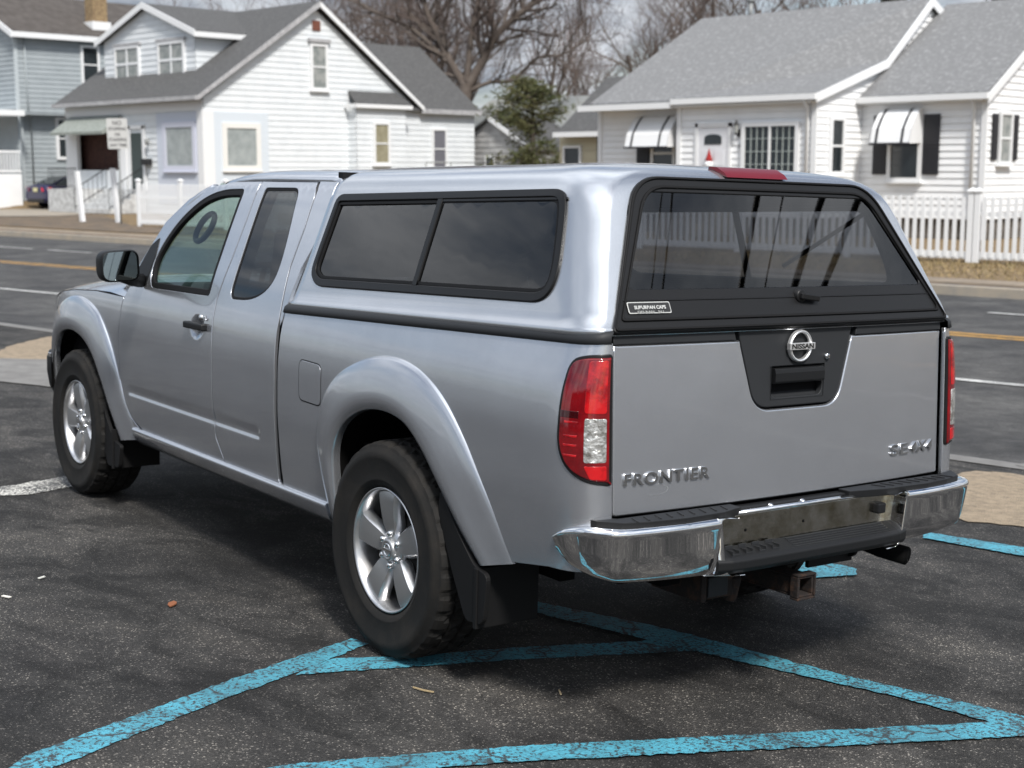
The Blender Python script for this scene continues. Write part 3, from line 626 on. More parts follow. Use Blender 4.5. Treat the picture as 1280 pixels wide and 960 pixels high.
# barge boards
mb = MB(); mb.prism([(Xs + .13, Yc - ov, EZ - .10), (Xs + .13, Yc - ov, EZ + .12), (Xs + .13, YK, ZK + .12), (Xs + .13, YK, ZK - .10)], (.05, 0, 0)); mb.prism([(Xs + .13, YK, ZK - .10), (Xs + .13, YK, ZK + .12), (Xs + .13, Yr, RZ + .24), (Xs + .13, Yr, RZ)], (.055, 0, 0)); mb.prism([(Xs + .13, 38.8, EZ - .22), (Xs + .13, 38.8, EZ + .04), (Xs + .13, Yr, RZ + .20), (Xs + .13, Yr, RZ - .04)], (.05, 0, 0)); mb.build('barge_board', trim, H)
mb = MB(); mb.prism([(Xw + .13, Yw - ov, EZ - .16), (Xw + .13, Yw - ov, EZ + .06), (Xw + .13, Yrw, RW + .18), (Xw + .13, Yrw, RW - .06)], (.05, 0, 0)); mb.build('barge_board', trim, H)
for x, y in ((Xs - .04, Yc - .045), (Xw - .04, Yw - .045), (Xl + .06, Yl - .04), (Xc + .02, Yc - .045)):
    mb = MB(); mb.bb((x - .07, y - .02, 0), (x + .07, y + .05, EZ - .06)); mb.build('corner_board', trim, H)
for x, y in ((Xs - .22, Yc - .09), (Xw - .30, Yw - .09)):
    mb = MB(); mb.tube([(x, y - .2, EZ - .02), (x, y, EZ - .25), (x, y, .1)], .05, 8); mb.build('downpipe', trim, H)
mb = MB(); mb.tube([(-22.6, Yr, RZ), (-22.6, Yr, RZ + .55)], .07, 8); mb.lathe([(.07, RZ + .55), (.13, RZ + .60), (.13, RZ + .68), (0, RZ + .72)], 12, 'Z', (-22.6, Yr, 0)); mb.build('roof_vent', postm, H)
# door
o = (0, Yc)
mb = MB(); mb.bb((-20.46, Yc - .07, .70), (-20.36, Yc + .02, 2.98)); mb.bb((-19.36, Yc - .07, .70), (-19.26, Yc + .02, 2.98)); mb.bb((-20.46, Yc - .07, 2.88), (-19.26, Yc + .02, 3.0)); fr = mb.build('door_frame', trim, H)
mb = MB(); mb.bb((-20.36, Yc - .045, .70), (-19.36, Yc - .025, 2.88))
for x0, x1, z0, z1 in ((-20.22, -19.92, 1.0, 1.7), (-19.80, -19.50, 1.0, 1.7), (-20.22, -19.92, 1.85, 2.25), (-19.80, -19.50, 1.85, 2.25)): mb.bb((x0, Yc - .055, z0), (x1, Yc - .042, z1))
dd = mb.build('door', doorm, fr)
mb = MB(); P = [(-20.14, 2.42), (-19.58, 2.42), (-19.58, 2.60)] + [(-19.86 + .28 * math.cos(a), 2.60 + .09 * math.sin(a)) for a in [PI * k / 8 for k in range(1, 8)]] + [(-20.14, 2.60)]
mb.prism([(x, Yc - .062, z) for x, z in P], (0, .02, 0)); mb.build('fanlight', pane, dd)
mb = MB(); mb.lathe([(0, -.03), (.03, -.03), (.03, 0)], 12, 'Y', (-19.45, Yc - .05, 1.72)); mb.build('door_knob', postm, dd)
mb = MB(); mb.bb((-20.7, Yc - 1.3, 0), (-19.0, Yc, .66)); mb.bb((-20.5, Yc - 1.7, 0), (-19.2, Yc - 1.3, .33)); mb.build('front_step', concm, H)
# windows
window(H, o, U, NF, -18.80, -17.24, 1.55, 2.86, pane, .11, (0, 0))
mb = MB(); mb.bb((-18.05, Yc - .10, 1.55), (-17.99, Yc - .02, 2.86)); mb.build('window_mullion', trim, H)
muntin = mat('muntin', (.45, .5, .48), .5)
mb = MB()
for k in (1, 2, 3): 
    for a, b_ in ((-18.80, -18.05), (-17.99, -17.24)): mb.bb((a + (b_ - a) * k / 4 - .008, Yc - .080, 1.55), (a + (b_ - a) * k / 4 + .008, Yc - .060, 2.86))
for k in range(1, 5): mb.bb((-18.8, Yc - .082, 1.55 + k * .33), (-17.24, Yc - .062, 1.562 + k * .33))
mb.build('muntin_grid', muntin, H)
window(H, (Xs, 0), S_, NS, 28.12, 28.62, 1.70, 3.0, pane, .10, (0, 1))
ol = (0, Yl)
window(H, ol, U, NF, -22.25, -21.55, 1.4, 3.0, pane, .08, (0, 1)); shutter(H, ol, U, NF, -22.88, -22.42, 1.35, 3.08); shutter(H, ol, U, NF, -21.42, -21.12, 1.35, 3.08)
awning(H, -22.82, -21.28, Yl, 3.24, 2.36)
ow = (0, Yw)
window(H, ow, U, NF, -15.72, -14.95, 1.54, 3.05, pane, .10, (0, 0), sill=True); shutter(H, ow, U, NF, -16.26, -15.86, 1.62, 3.14); shutter(H, ow, U, NF, -14.82, -14.38, 1.62, 3.14)
awning(H, -16.00, -14.86, Yw, 3.30, 2.40)
window(H, (Xw, 0), S_, NS, 30.26, 30.80, 1.95, 3.10, curtain, .08, (0, 1)); shutter(H, (Xw, 0), S_, NS, 29.86, 30.14, 1.98, 3.12); shutter(H, (Xw, 0), S_, NS, 30.94, 31.26, 1.98, 3.12)
window(H, (Xw, 0), S_, NS, 32.3, 33.0, 1.3, 2.6, pane, .08, (0, 1))
L_ = thing('wall_lantern', (-19.02, Yc - .06, 2.8), 'black lantern fixed beside the white front door of the bungalow', 'lantern')
mb = MB(); mb.lathe([(0, 3.04), (.02, 3.02), (.07, 2.93), (.075, 2.91)], 8, 'Z', (-19.02, Yc - .17, 0)); mb.lathe([(.03, 2.66), (.045, 2.70), (.0, 2.72)], 8, 'Z', (-19.02, Yc - .17, 0)); mb.bb((-19.05, Yc - .06, 2.60), (-18.99, Yc - .03, 2.80)); mb.tube([(-19.02, Yc - .05, 2.70), (-19.02, Yc - .12, 2.62), (-19.02, Yc - .17, 2.67)], .012, 6); mb.build('lantern_body', iron, L_)
mb = MB(); mb.lathe([(.06, 2.91), (.045, 2.71)], 8, 'Z', (-19.02, Yc - .17, 0)); mb.build('lantern_glass', curtain, L_)
G = thing('door_gnome', (-19.92, Yc - .14, 1.9), 'red pointed cap ornament with a white beard hanging on the front door', 'ornament')
mb = MB(); mb.lathe([(0, 2.33), (.03, 2.22), (.07, 2.08), (.11, 1.99), (.10, 1.97), (0, 1.98)], 14, 'Z', (-19.90, Yc - .16, 0)); mb.build('cap', mat('red_felt', (.28, .02, .02), .9), G)
mb = MB(); mb.lathe([(0, 1.99), (.11, 1.96), (.13, 1.88), (.10, 1.78), (.03, 1.70), (0, 1.69)], 14, 'Z', (-19.90, Yc - .16, 0)); mb.build('beard', trim, G)
N_ = text_mesh('house_number', '70', .17, lambda u, v, w_: Vector((-18.97 + u, Yc - .045 - w_, 2.34 + v)), mat('grey_number', (.2, .2, .2), .5), None, ext=.01); tag(N_, 'small grey house number on the white siding under the wall lantern', 'house number')

# ================================================================== PICKET FENCES
def picket_fence(name, P, label, zt=1.27, nodes=None, m_=vinyl):
    a = Vector(P[0]); b_ = Vector(P[1]); u = (b_ - a).normalized(); L = (b_ - a).length; n = Vector((u.y, -u.x))
    t_ = thing(name, (a.x, a.y, 0), label, 'fence')
    ang = math.atan2(u.y, u.x)
    nsec = max(1, round(L / 2.42)); sl_ = L / nsec
    for i in range(nsec + 1):
        p = a + u * sl_ * i; z0 = lz(p.x, p.y)
        mb = MB(); mb.box((p.x, p.y, z0 + zt / 2 + .03), (.11, .11, zt + .06), rz=ang); mb.box((p.x, p.y, z0 + zt + .07), (.155, .155, .03), rz=ang)
        mb.add([(p.x + dx * .078, p.y + dy * .078, z0 + zt + .085) for dx, dy in ((-1, -1), (1, -1), (1, 1), (-1, 1))] + [(p.x, p.y, z0 + zt + .14)], [(0, 1, 4), (1, 2, 4), (2, 3, 4), (3, 0, 4)])
        mb.build('fence_post', m_, t_)
        if i == nsec: break
        mb = MB(); c0 = p + u * .07; q = p + u * (sl_ - .07); mid_ = (c0 + q) / 2; ln = (q - c0).length; z0 = lz(mid_.x, mid_.y)
        mb.box((mid_.x, mid_.y, z0 + .14), (ln, .045, .14), rz=ang); mb.box((mid_.x, mid_.y, z0 + .93), (ln, .045, .09), rz=ang)
        k = 15
        for j in range(k):
            w0_ = p + u * (.07 + ln * (j + .5) / k); x, y = w0_.x + n.x * .035, w0_.y + n.y * .035; hw = .038; top = z0 + zt - .03
            pts = [(-hw, z0 + .10), (hw, z0 + .10), (hw, top - .05), (hw * .45, top), (-hw * .45, top), (-hw, top - .05)]
            mb.prism([(x + u.x * a_, y + u.y * a_, z) for a_, z in pts], (-n.x * .02, -n.y * .02, 0))
        mb.build('picket_panel', m_, t_)
    return t_
picket_fence('picket_fence', [(-37.0, 20.2), (-26.0, 20.95)], 'white vinyl picket fence in front of the gabled house, left of the pickup cab', zt=1.38)
picket_fence('picket_fence', [(-25.2, 20.9), (-9.53, 21.9)], 'white vinyl picket fence before the bungalow, left of the square post by the taillight', zt=1.30)
picket_fence('picket_fence', [(-7.1, 22.05), (5, 22.8)], 'white vinyl picket fence running off the right edge of the photo', zt=1.30) if False else picket_fence('picket_fence', [(-9.40, 21.91), (5.1, 22.75)], 'white vinyl picket fence running off the right edge of the photo', zt=1.30)

# ================================================================== LEFT HOUSE
Hl = thing('gabled_house', (-49, 32, 0), 'bluish white clapboard house with dark roof, front dormer and a side gable', 'house')
X0, X1, Y0, Y1 = -54.25, -43.72, 27.14, 38.08; ez_, rz_ = 4.45, 8.16; Ym = 32.6; sl2 = (rz_ - ez_) / (Ym - Y0)
wall(Hl, (0, Y0), U, NF, [(-49.7, 0), (X1, 0), (X1, ez_), (-49.7, ez_)], sid_b, .23)
wall(Hl, (0, Y0), U, NF, [(X0, 3.45), (-49.7, 3.45), (-49.7, ez_), (X0, ez_)], sid_b, .23)
wall(Hl, (X1, 0), S_, NS, [(Y0, 0), (Y1, 0), (Y1, ez_ - .15), (Ym, rz_), (Y0, ez_)], sid_b, .23)
wall(Hl, (X0, 0), S_, (-1, 0), [(Y0, 0), (Y1, 0), (Y1, ez_ - .15), (Ym, rz_), (Y0, ez_)], sid_b, .23)
mb = MB()
mb.prism([(X0 - .35, Y0 - .4, ez_ - .02), (X1 + .30, Y0 - .4, ez_ - .02), (X1 + .30, Ym, rz_ + .20), (X0 - .35, Ym, rz_ + .20)], (0, 0, .12))
mb.prism([(X0 - .35, Ym, rz_ + .20), (X1 + .30, Ym, rz_ + .20), (X1 + .30, Y1 + .1, ez_ - .1), (X0 - .35, Y1 + .1, ez_ - .1)], (0, 0, .12))
mb.build('roof', shingd, Hl)
mb = MB()
mb.prism([(X1 + .28, Y0 - .42, ez_ - .10), (X1 + .28, Y0 - .42, ez_ + .08), (X1 + .28, Ym, rz_ + .30), (X1 + .28, Ym, rz_ + .08)], (.06, 0, 0)); mb.build('barge_board', trimd, Hl)
mb = MB(); mb.prism([(X1 + .28, Y1 + .12, ez_ - .20), (X1 + .28, Y1 + .12, ez_ - .02), (X1 + .28, Ym, rz_ + .30), (X1 + .28, Ym, rz_ + .08)], (.06, 0, 0)); mb.build('barge_board', trim, Hl)
mb = MB(); mb.bb((X0 - .36, Y0 - .52, ez_ - .08), (X1 + .30, Y0 - .40, ez_ + .08)); mb.build('gutter', trimd, Hl)
mb = MB(); mb.bb((X0 - .05, Y0 - .06, 4.0), (X1 + .02, Y0 - .03, 4.38)); mb.build('frieze_board', trim, Hl)
# dormer
Yd = 28.42
D = MB(); siding(D, (0, Yd), U, NF, [(-53.1, 5.30), (-46.1, 5.30), (-46.1, 7.15), (-49.55, 8.35), (-53.1, 7.15)], .23)
dm = D.build('dormer', sid_b, Hl)
mb = MB(); siding(mb, (-46.1, 0), S_, NS, [(Yd, 5.30), (31.0, 7.0), (31.0, 7.15), (Yd, 7.15)], .23); mb.build('dormer_cheek', sid_b, dm)
mb = MB(); mb.prism([(-49.55, Yd - .25, 8.42), (-45.75, Yd - .25, 7.08), (-45.75, 31.3, 7.08), (-49.55, 33, 8.42)], (0, 0, .10)); mb.prism([(-49.55, Yd - .25, 8.42), (-53.45, Yd - .25, 7.08), (-53.45, 31.3, 7.08), (-49.55, 33, 8.42)], (0, 0, .10)); mb.build('dormer_roof', shingd, dm)
mb = MB(); mb.prism([(-49.55, Yd - .28, 8.30), (-49.55, Yd - .28, 8.55), (-45.72, Yd - .28, 7.20), (-45.72, Yd - .28, 6.96)], (0, .05, 0)); mb.prism([(-49.55, Yd - .28, 8.30), (-49.55, Yd - .28, 8.55), (-53.48, Yd - .28, 7.20), (-53.48, Yd - .28, 6.96)], (0, .05, 0)); mb.bb((-45.80, Yd - .25, 6.94), (-45.68, 31.0, 7.14)); mb.build('dormer_trim', trim, dm)
for a, b_ in ((-52.05, -50.30), (-48.65, -46.90)):
    window(dm, (0, Yd), U, NF, a, b_, 5.52, 6.78, curtain, .12, (1, 1), bars=.05)
    mb = MB(); mb.bb((a - .2, Yd - .12, 6.90), (b_ + .2, Yd - .02, 7.02)); mb.build('window_hood', trimd, dm)
# front windows, door, porch
window(Hl, (0, Y0), U, NF, -46.30, -44.42, 1.90, 3.38, curtl, .22, (0, 0), m_fr=lilac)
mb = MB(); mb.bb((-47.0, Y0 - .05, .4), (-44.0, Y0 - .032, 3.95)); mb.build('lilac_panel', mat('pale_lilac', (.52, .56, .64), .6), Hl)
mb = MB(); mb.bb((-44.05, Y0 - .10, 0), (X1 + .06, Y0 - .03, 4.0)); mb.build('corner_board', trim, Hl)
mb = MB(); mb.bb((X1 + .03, Y0 - .05, 0), (X1 + .07, 27.55, 4.0)); mb.build('corner_board', trim, Hl)
mb = MB(); mb.bb((-49.2, Y0 - .08, .9), (-49.0, Y0 - .03, 3.5)); mb.bb((-48.1, Y0 - .08, .9), (-47.9, Y0 - .03, 3.5)); mb.bb((-49.2, Y0 - .08, 3.38), (-47.9, Y0 - .03, 3.55)); fr = mb.build('door_frame', trim, Hl)
mb = MB(); mb.bb((-49.0, Y0 - .06, .95), (-48.1, Y0 - .034, 3.22)); mb.build('door', mat('dark_screen', (.04, .055, .055), .5), fr)
mb = MB(); mb.bb((-47.95, Y0 - .25, 1.92), (-47.45, Y0 - .04, 2.18)); mb.build('letter_box', iron, Hl)
mb = MB(); mb.lathe([(0, 3.02), (.10, 2.95), (.08, 2.75), (0, 2.70)], 10, 'Z', (-47.55, Y0 - .18, 0)); mb.build('porch_light', postm, Hl)
# recessed porch behind the awning
mb = MB(); mb.bb((X0 + .1, Y0 + .35, 0), (-49.7, Y0 + .45, 3.5)); mb.bb((X0 + .1, Y0, 1.0), (-49.7, Y0 + .35, 1.25)); mb.bb((-49.76, Y0 + .02, 0), (-49.70, Y0 + .35, 3.5)); mb.bb((X0 + .1, Y0 + .1, 3.40), (-49.7, Y0 + .35, 3.46)); mb.bb((X0 + .1, Y0 + .02, 0), (X0 + .16, Y0 + .35, 3.5)); mb.build('porch', porchd, Hl)
mb = MB(); mb.bb((X0, Y0 - .12, 0), (-53.3, Y0 + .05, 3.6)); mb.build('porch_column', trim, Hl)
mb = MB(); mb.bb((-49.9, Y0 - .12, 0), (-49.3, Y0 + .05, 3.6)); mb.build('porch_column', trim, Hl)
mb = MB(); mb.bb((-53.3, Y0 - .10, 0), (-49.9, Y0 + .02, 1.72)); mb.build('porch_parapet', sid_b, Hl)
mb = MB(); mb.prism([(-53.9, Y0 - .10, 3.95), (-53.9, Y0 - 1.0, 3.30), (-53.9, Y0 - 1.0, 3.18), (-53.9, Y0 - .10, 3.40)], (4.3, 0, 0)); mb.build('porch_awning', awngr, Hl)
mb = MB()
for i in range(5): mb.bb((-50.6, Y0 - .2 - .32 * (i + 1), 0), (-47.8, Y0 - .2 - .32 * i, .95 - .19 * i))
mb.bb((-53.0, Y0 - 1.7, 0), (-50.6, Y0 - .12, .95))
mb.build('front_steps', mat('painted_masonry', (.55, .56, .56), .8, var=((.36, .36, .36), 5, .4, .6)), Hl)
def railing(parent, pts, n, h=.85):
    for (x0, y0, z0), (x1, y1, z1) in zip(pts, pts[1:]):
        mb = MB(); mb.tube([(x0, y0, z0 + h), (x1, y1, z1 + h)], .022, 6); mb.tube([(x0, y0, z0 + .12), (x1, y1, z1 + .12)], .018, 6)
        for i in range(n + 1):
            f = i / n; x, y, z = x0 + (x1 - x0) * f, y0 + (y1 - y0) * f, z0 + (z1 - z0) * f; mb.tube([(x, y, z), (x, y, z + h)], .012, 5)
        mb.build('railing', iron, parent)
railing(Hl, [(-53.0, Y0 - 1.65, .95), (-50.65, Y0 - 1.65, .95)], 12); railing(Hl, [(-50.6, Y0 - .3, .95), (-50.6, Y0 - 1.8, .1)], 7); railing(Hl, [(-47.85, Y0 - .3, .95), (-47.85, Y0 - 1.8, .1)], 7)
# side windows
sd_ = (X1, 0)
window(Hl, sd_, S_, NS, 28.12, 29.50, 1.90, 3.34, curtl, .20, (0, 0), m_fr=mat('cream_trim', (.72, .71, .68), .5))
mb = MB(); mb.bb((X1 + .03, 27.55, .2), (X1 + .055, 30.1, 3.95)); mb.build('side_panel', lilac if False else mat('pale_panel', (.58, .63, .68), .6), Hl)
window(Hl, sd_, S_, NS, 32.36, 33.02, 5.05, 6.70, curtain, .12, (0, 1))
mb = MB(); mb.bb((X1 + .03, 32.15, 6.85), (X1 + .16, 33.25, 7.0)); mb.build('window_hood', trimd, Hl)
mb = MB(); mb.bb((X1 + .03, 32.40, 7.32), (X1 + .06, 32.80, 7.72)); mb.build('gable_vent', mat('rusty_vent', (.16, .06, .04), .9), Hl)
# shallow bay with its own roof
mb = MB(); siding(mb, (X1 + .55, 0), S_, NS, [(34.2, 0), (36.9, 0), (36.9, 4.42), (34.2, 4.42)], .23); bay = mb.build('bay', sid_b, Hl)
mb = MB(); siding(mb, (0, 34.2), U, NF, [(X1, 0), (X1 + .55, 0), (X1 + .55, 4.42), (X1, 4.42)], .23); mb.build('bay_cheek', sid_b, bay)
mb = MB(); mb.prism([(X1 + .75, 34.0, 4.42), (X1 + .75, 37.1, 4.42), (X1 + .02, 36.8, 4.95), (X1 + .02, 34.2, 4.95)], (0, 0, .05)); mb.build('bay_roof', shingd, bay)
mb = MB(); mb.bb((X1 + .70, 33.98, 4.28), (X1 + .78, 37.12, 4.44)); mb.bb((X1 + .0, 33.96, 4.28), (X1 + .78, 34.04, 4.44)); mb.build('bay_trim', trim, bay)
window(bay, (X1 + .55, 0), S_, NS, 35.15, 35.85, 2.05, 3.62, mat('blind_pane', (.24, .22, .15), .2, var=((.30, .28, .2), 4, .4, .6)), .12, (0, 1))
# rear wing
wall(Hl, (X1, 0), S_, NS, [(Y1, 0), (41.5, 0), (41.5, 4.32), (Y1, 4.32)], sid_b, .23)
wall(Hl, (0, 41.5), U, (0, 1), [(-51.5, 0), (X1, 0), (X1, 4.32), (-47.6, 7.2), (-51.5, 4.32)], sid_b, .3)
mb = MB(); mb.prism([(X1 + .25, 35.0, 4.25), (X1 + .25, 41.7, 4.25), (-47.6, 41.7, 7.32), (-47.6, 35.0, 7.32)], (0, 0, .1)); mb.prism([(-51.8, 35.0, 4.25), (-51.8, 41.7, 4.25), (-47.6, 41.7, 7.32), (-47.6, 35.0, 7.32)], (0, 0, .1)); mb.build('roof', shingd, Hl)
mb = MB(); mb.bb((X1 + .20, 38.1, 4.16), (X1 + .32, 41.72, 4.36)); mb.build('gutter', trimd, Hl)
window(Hl, sd_, S_, NS, 38.95, 39.65, 1.85, 3.45, mat('grey_pane', (.14, .14, .16), .2), .10, (0, 1))
mb = MB(); mb.tube([(-42.0, 37.0, 2.05), (-41.6, 41.0, 2.05)], .03, 6); 
for k in range(4): mb.tube([(-42.0 + .13 * k, 37.0 + 1.33 * k, 0), (-42.0 + .13 * k, 37.0 + 1.33 * k, 2.05)], .03, 6)
mb.build('side_railing', postm, Hl)
mb = MB(); mb.bb((-47.4, 34.9, 7.0), (-46.9, 35.4, 8.55)); mb.build('chimney', brickt, Hl)

# ================================================================== GREY HOUSE
Hg = thing('grey_house', (-63, 33, .4), 'two storey grey blue sided house with brown roof and brick chimney', 'house')
XG, YG = -59.0, 27.25; ge = 7.85
wall(Hg, (XG, 0), S_, NS, [(YG, 4.35), (40, 4.35), (40, ge), (YG, ge)], sid_g, .22)
wall(Hg, (XG - .65, 0), S_, NS, [(YG + .3, .3), (40, .3), (40, 4.35), (YG + .3, 4.35)], sid_g, .22)
mb = MB(); mb.bb((XG - .7, YG, 4.25), (XG, 40, 4.35)); mb.build('overhang', sid_g, Hg)
wall(Hg, (0, YG), U, NF, [(-68, .3), (XG, .3), (XG, ge), (-63.5, 9.9), (-68, ge)], sid_g, .22)
mb = MB(); gs = (9.9 - ge) / 4.5
mb.prism([(XG + .35, YG - .3, ge - .08), (XG + .35, 40.3, ge - .08), (-63.5, 40.3, 10.05), (-63.5, YG - .3, 10.05)], (0, 0, .12)); mb.prism([(-68.35, YG - .3, ge - .08), (-68.35, 40.3, ge - .08), (-63.5, 40.3, 10.05), (-63.5, YG - .3, 10.05)], (0, 0, .12)); mb.build('roof', shingb, Hg)
mb = MB(); mb.bb((XG + .33, YG - .32, ge - .18), (XG + .47, 40.3, ge + .06)); mb.build('gutter', trim, Hg)
mb = MB(); mb.prism([(XG + .45, YG - .34, ge - .22), (XG + .45, YG - .34, ge + .06), (-63.5, YG - .34, 10.18), (-63.5, YG - .34, 9.90)], (0, .06, 0)); mb.build('barge_board', trim, Hg)
mb = MB(); mb.bb((XG - .02, YG - .05, 4.35), (XG + .06, YG + .12, ge - .2)); mb.bb((XG - .62, YG + .28, .3), (XG - .50, YG + .5, 4.3)); mb.build('corner_board', mat('pale_grey_trim', (.42, .46, .48), .6), Hg)
mb = MB(); mb.tube([(XG + .08, YG + .45, ge - .2), (XG + .08, YG + .5, 4.5), (XG - .5, YG + .9, 4.1), (XG - .52, YG + .9, .4)], .04, 6); mb.build('downpipe', sid_g, Hg)
window(Hg, (XG, 0), S_, NS, 30.62, 31.36, 5.86, 7.42, pane, .11, (0, 1), sill=False)
window(Hg, (XG - .65, 0), S_, NS, 29.55, 30.35, 2.35, 4.05, pane, .14, (0, 1), sill=False)
ch = MB(); ch.bb((-60.5, 31.7, 8.2), (-59.75, 32.45, 10.6)); cho = ch.build('chimney', brickt, Hg)
ch = MB(); ch.bb((-60.62, 31.58, 8.0), (-59.63, 32.57, 8.75)); ch.build('chimney_base', trim, cho)
mb = MB(); mb.bb((-62, YG - 2.0, 0), (-58.3, YG - .3, 1.55)); pb_ = mb.build('porch', sid_w, Hg)
mb = MB(); mb.bb((-62.3, YG - 2.3, 4.15), (-58.1, YG - .1, 4.4)); mb.build('porch_roof', trim, pb_)
mb = MB(); mb.bb((-58.5, YG - 2.0, 1.55), (-58.38, YG - 1.88, 4.2)); mb.build('porch_column', trim, pb_)
mb = MB(); mb.bb((-62, YG - 2.0, 2.5), (-58.3, YG - 1.92, 2.6)); mb.bb((-58.38, YG - 2.0, 2.5), (-58.3, YG - .3, 2.6)); mb.bb((-58.38, YG - 2.0, 1.62), (-58.3, YG - .3, 1.72))
for k in range(12): mb.bb((-58.37, YG - 1.95 + k * .14, 1.6), (-58.31, YG - 1.90 + k * .14, 2.55))
for k in range(24): mb.bb((-61.9 + k * .15, YG - 2.0, 1.6), (-61.84 + k * .15, YG - 1.94, 2.55))
mb.build('porch_railing', trim, pb_)

# ================================================================== SIGN, PARKED SEDAN
Sg = thing('parking_sign', (-40.0, 21.2, 0), 'leaning white no stopping or standing sign on a grey post before the porch', 'street sign')
sc_ = Vector((-39.15, 20.9, 0))
mb = MB(); mb.tube([(-39.1, 20.75, -.05), (-39.25, 20.9, 3.0)], .035, 6); mb.build('sign_post', postm, Sg)
uu = Vector((.80, .60, 0)).normalized(); nn = Vector((.60, -.80, 0)); up_ = (Vector((-.06, .0, 1))).normalized(); sc0 = Vector((-39.24, 20.86, 2.92)) + nn * .05
SG = lambda u, v, w_: sc0 + uu * u + up_ * v + nn * w_
mb = MB(); mb.prism([SG(u, v, 0) for u, v in roundpoly([(-.36, -.50), (.36, -.50), (.36, .50), (-.36, .50)], .05, 3)], nn * .008); pl_ = mb.build('sign_plate', signm, Sg)
for tx, v, s_ in (('NO', .34, .20), ('STOPPING', .15, .145), ('OR', -.03, .13), ('STANDING', -.20, .145), ('ANY TIME', -.38, .12)):
    o_ = text_mesh('sign_lettering', tx, s_, lambda u, vv, w_, v=v: SG(u, vv + v, .010 + w_) - Vector(Sg.location), signt, pl_, ext=.003, width=.60 if len(tx) > 5 else None, bev=0, bold=.004)

Cr = thing('sedan', (-56.85, 29.1, 0), 'dark blue sedan parked nose in between the grey house and the porch', 'car')
Cr.rotation_euler = (0, 0, math.radians(4))
def car():
    stn = [(-2.30, .30, .62, .84), (-2.33, .34, .95, .86), (-2.22, .28, 1.04, .88), (-1.75, .26, 1.10, .90), (-1.2, .25, 1.10, .905), (0, .25, 1.04, .91), (1.0, .25, 1.0, .90), (1.8, .28, .92, .88), (2.2, .34, .80, .80), (2.32, .42, .62, .70)]
    mb = MB(); rows = []
    for y, zb, zt, hw in stn:
        rows.append([Vector((x * hw, y, z)) for x, z in ((0, zb), (-.90, zb), (-.985, zb + .12), (-1, (zb + zt) / 2), (-.975, zt - .10), (-.90, zt - .02), (-.5, zt + .02), (0, zt + .03), (.5, zt + .02), (.90, zt - .02), (.975, zt - .10), (1, (zb + zt) / 2), (.985, zb + .12), (.90, zb))])
    mb.grid(rows, True, True); mb.poly(rows[0]); mb.poly(rows[-1]); mb.build('body', carpaint, Cr, local=True)
    mb = MB(); rows = []
    for y, z, hw in ((-1.95, 1.08, .72), (-1.15, 1.42, .60), (-.3, 1.47, .60), (.45, 1.40, .60), (1.2, 1.03, .74)): rows.append([Vector((x * hw, y, z + dz)) for x, dz in ((-1, -.02), (-.85, .0), (0, .03), (.85, .0), (1, -.02))])
    mb.grid(rows); mb.build('roof', carpaint, Cr, local=True)
    for s in (-1, 1):
        mb = MB(); mb.prism([(s * .86, -1.9, 1.05), (s * .61, -1.15, 1.40), (s * .61, .45, 1.38), (s * .86, 1.2, 1.0)], (-s * .02, 0, 0)); mb.build('side_window', pane, Cr, local=True)
        mb = MB(); mb.prism([(s * .87, -2.10, .98), (s * .88, -2.12, .80), (s * .55, -2.345, .78), (s * .50, -2.34, .95)], (0, -.03, 0)); mb.box((s * .885, -2.16, .88), (.05, .22, .16)); mb.build('tail_lamp', redl, Cr, local=True, bevel=.01)
        for y in (-1.4, 1.4):
            mb = MB(); mb.lathe([(0, s * .90), (.20, s * .90), (.30, s * .91), (.325, s * .88), (.325, s * .70), (0, s * .70)], 24, 'X', (0, y, .325)); ww_ = mb.build('wheel', tyrem, Cr, local=True)
            mb = MB(); mb.lathe([(0, s * .905), (.20, s * .912), (.21, s * .90)], 20, 'X', (0, y, .325)); mb.build('rim', postm, ww_, local=True)
    mb = MB(); mb.prism([(-.68, -1.93, 1.10), (.68, -1.93, 1.10), (.56, -1.17, 1.42), (-.56, -1.17, 1.42)], (0, -.015, .02)); mb.build('rear_window', pane, Cr, local=True)
    mb = MB(); mb.box((0, -2.355, .86), (.34, .02, .17)); mb.build('number_plate', platem, Cr, local=True)
    mb = MB(); mb.box((0, -2.33, .38), (1.3, .05, .14)); mb.build('rear_valance', blackm, Cr, local=True)
    mb = MB(); mb.tube([(0, -1.4, 1.40), (-.05, -1.5, 1.58)], .012, 6); mb.build('aerial', blackm, Cr, local=True)
car()

# white newel posts before the steps
for i, (x, y, lab) in enumerate(((-41.9, 20.9, 'leaning white wooden post left of the parking sign'), (-40.2, 21.3, 'white wooden post directly behind the parking sign post'))):
    mb = MB(); a = Vector((x, y, -.06)); mb.prism([a + Vector((dx, dy, 0)) for dx, dy in ((-.09, -.06), (.09, -.06), (.09, .06), (-.09, .06))], (-.26, 0, 1.75 + .1 * i)); tag(mb.build('wooden_post', trim), lab, 'post')

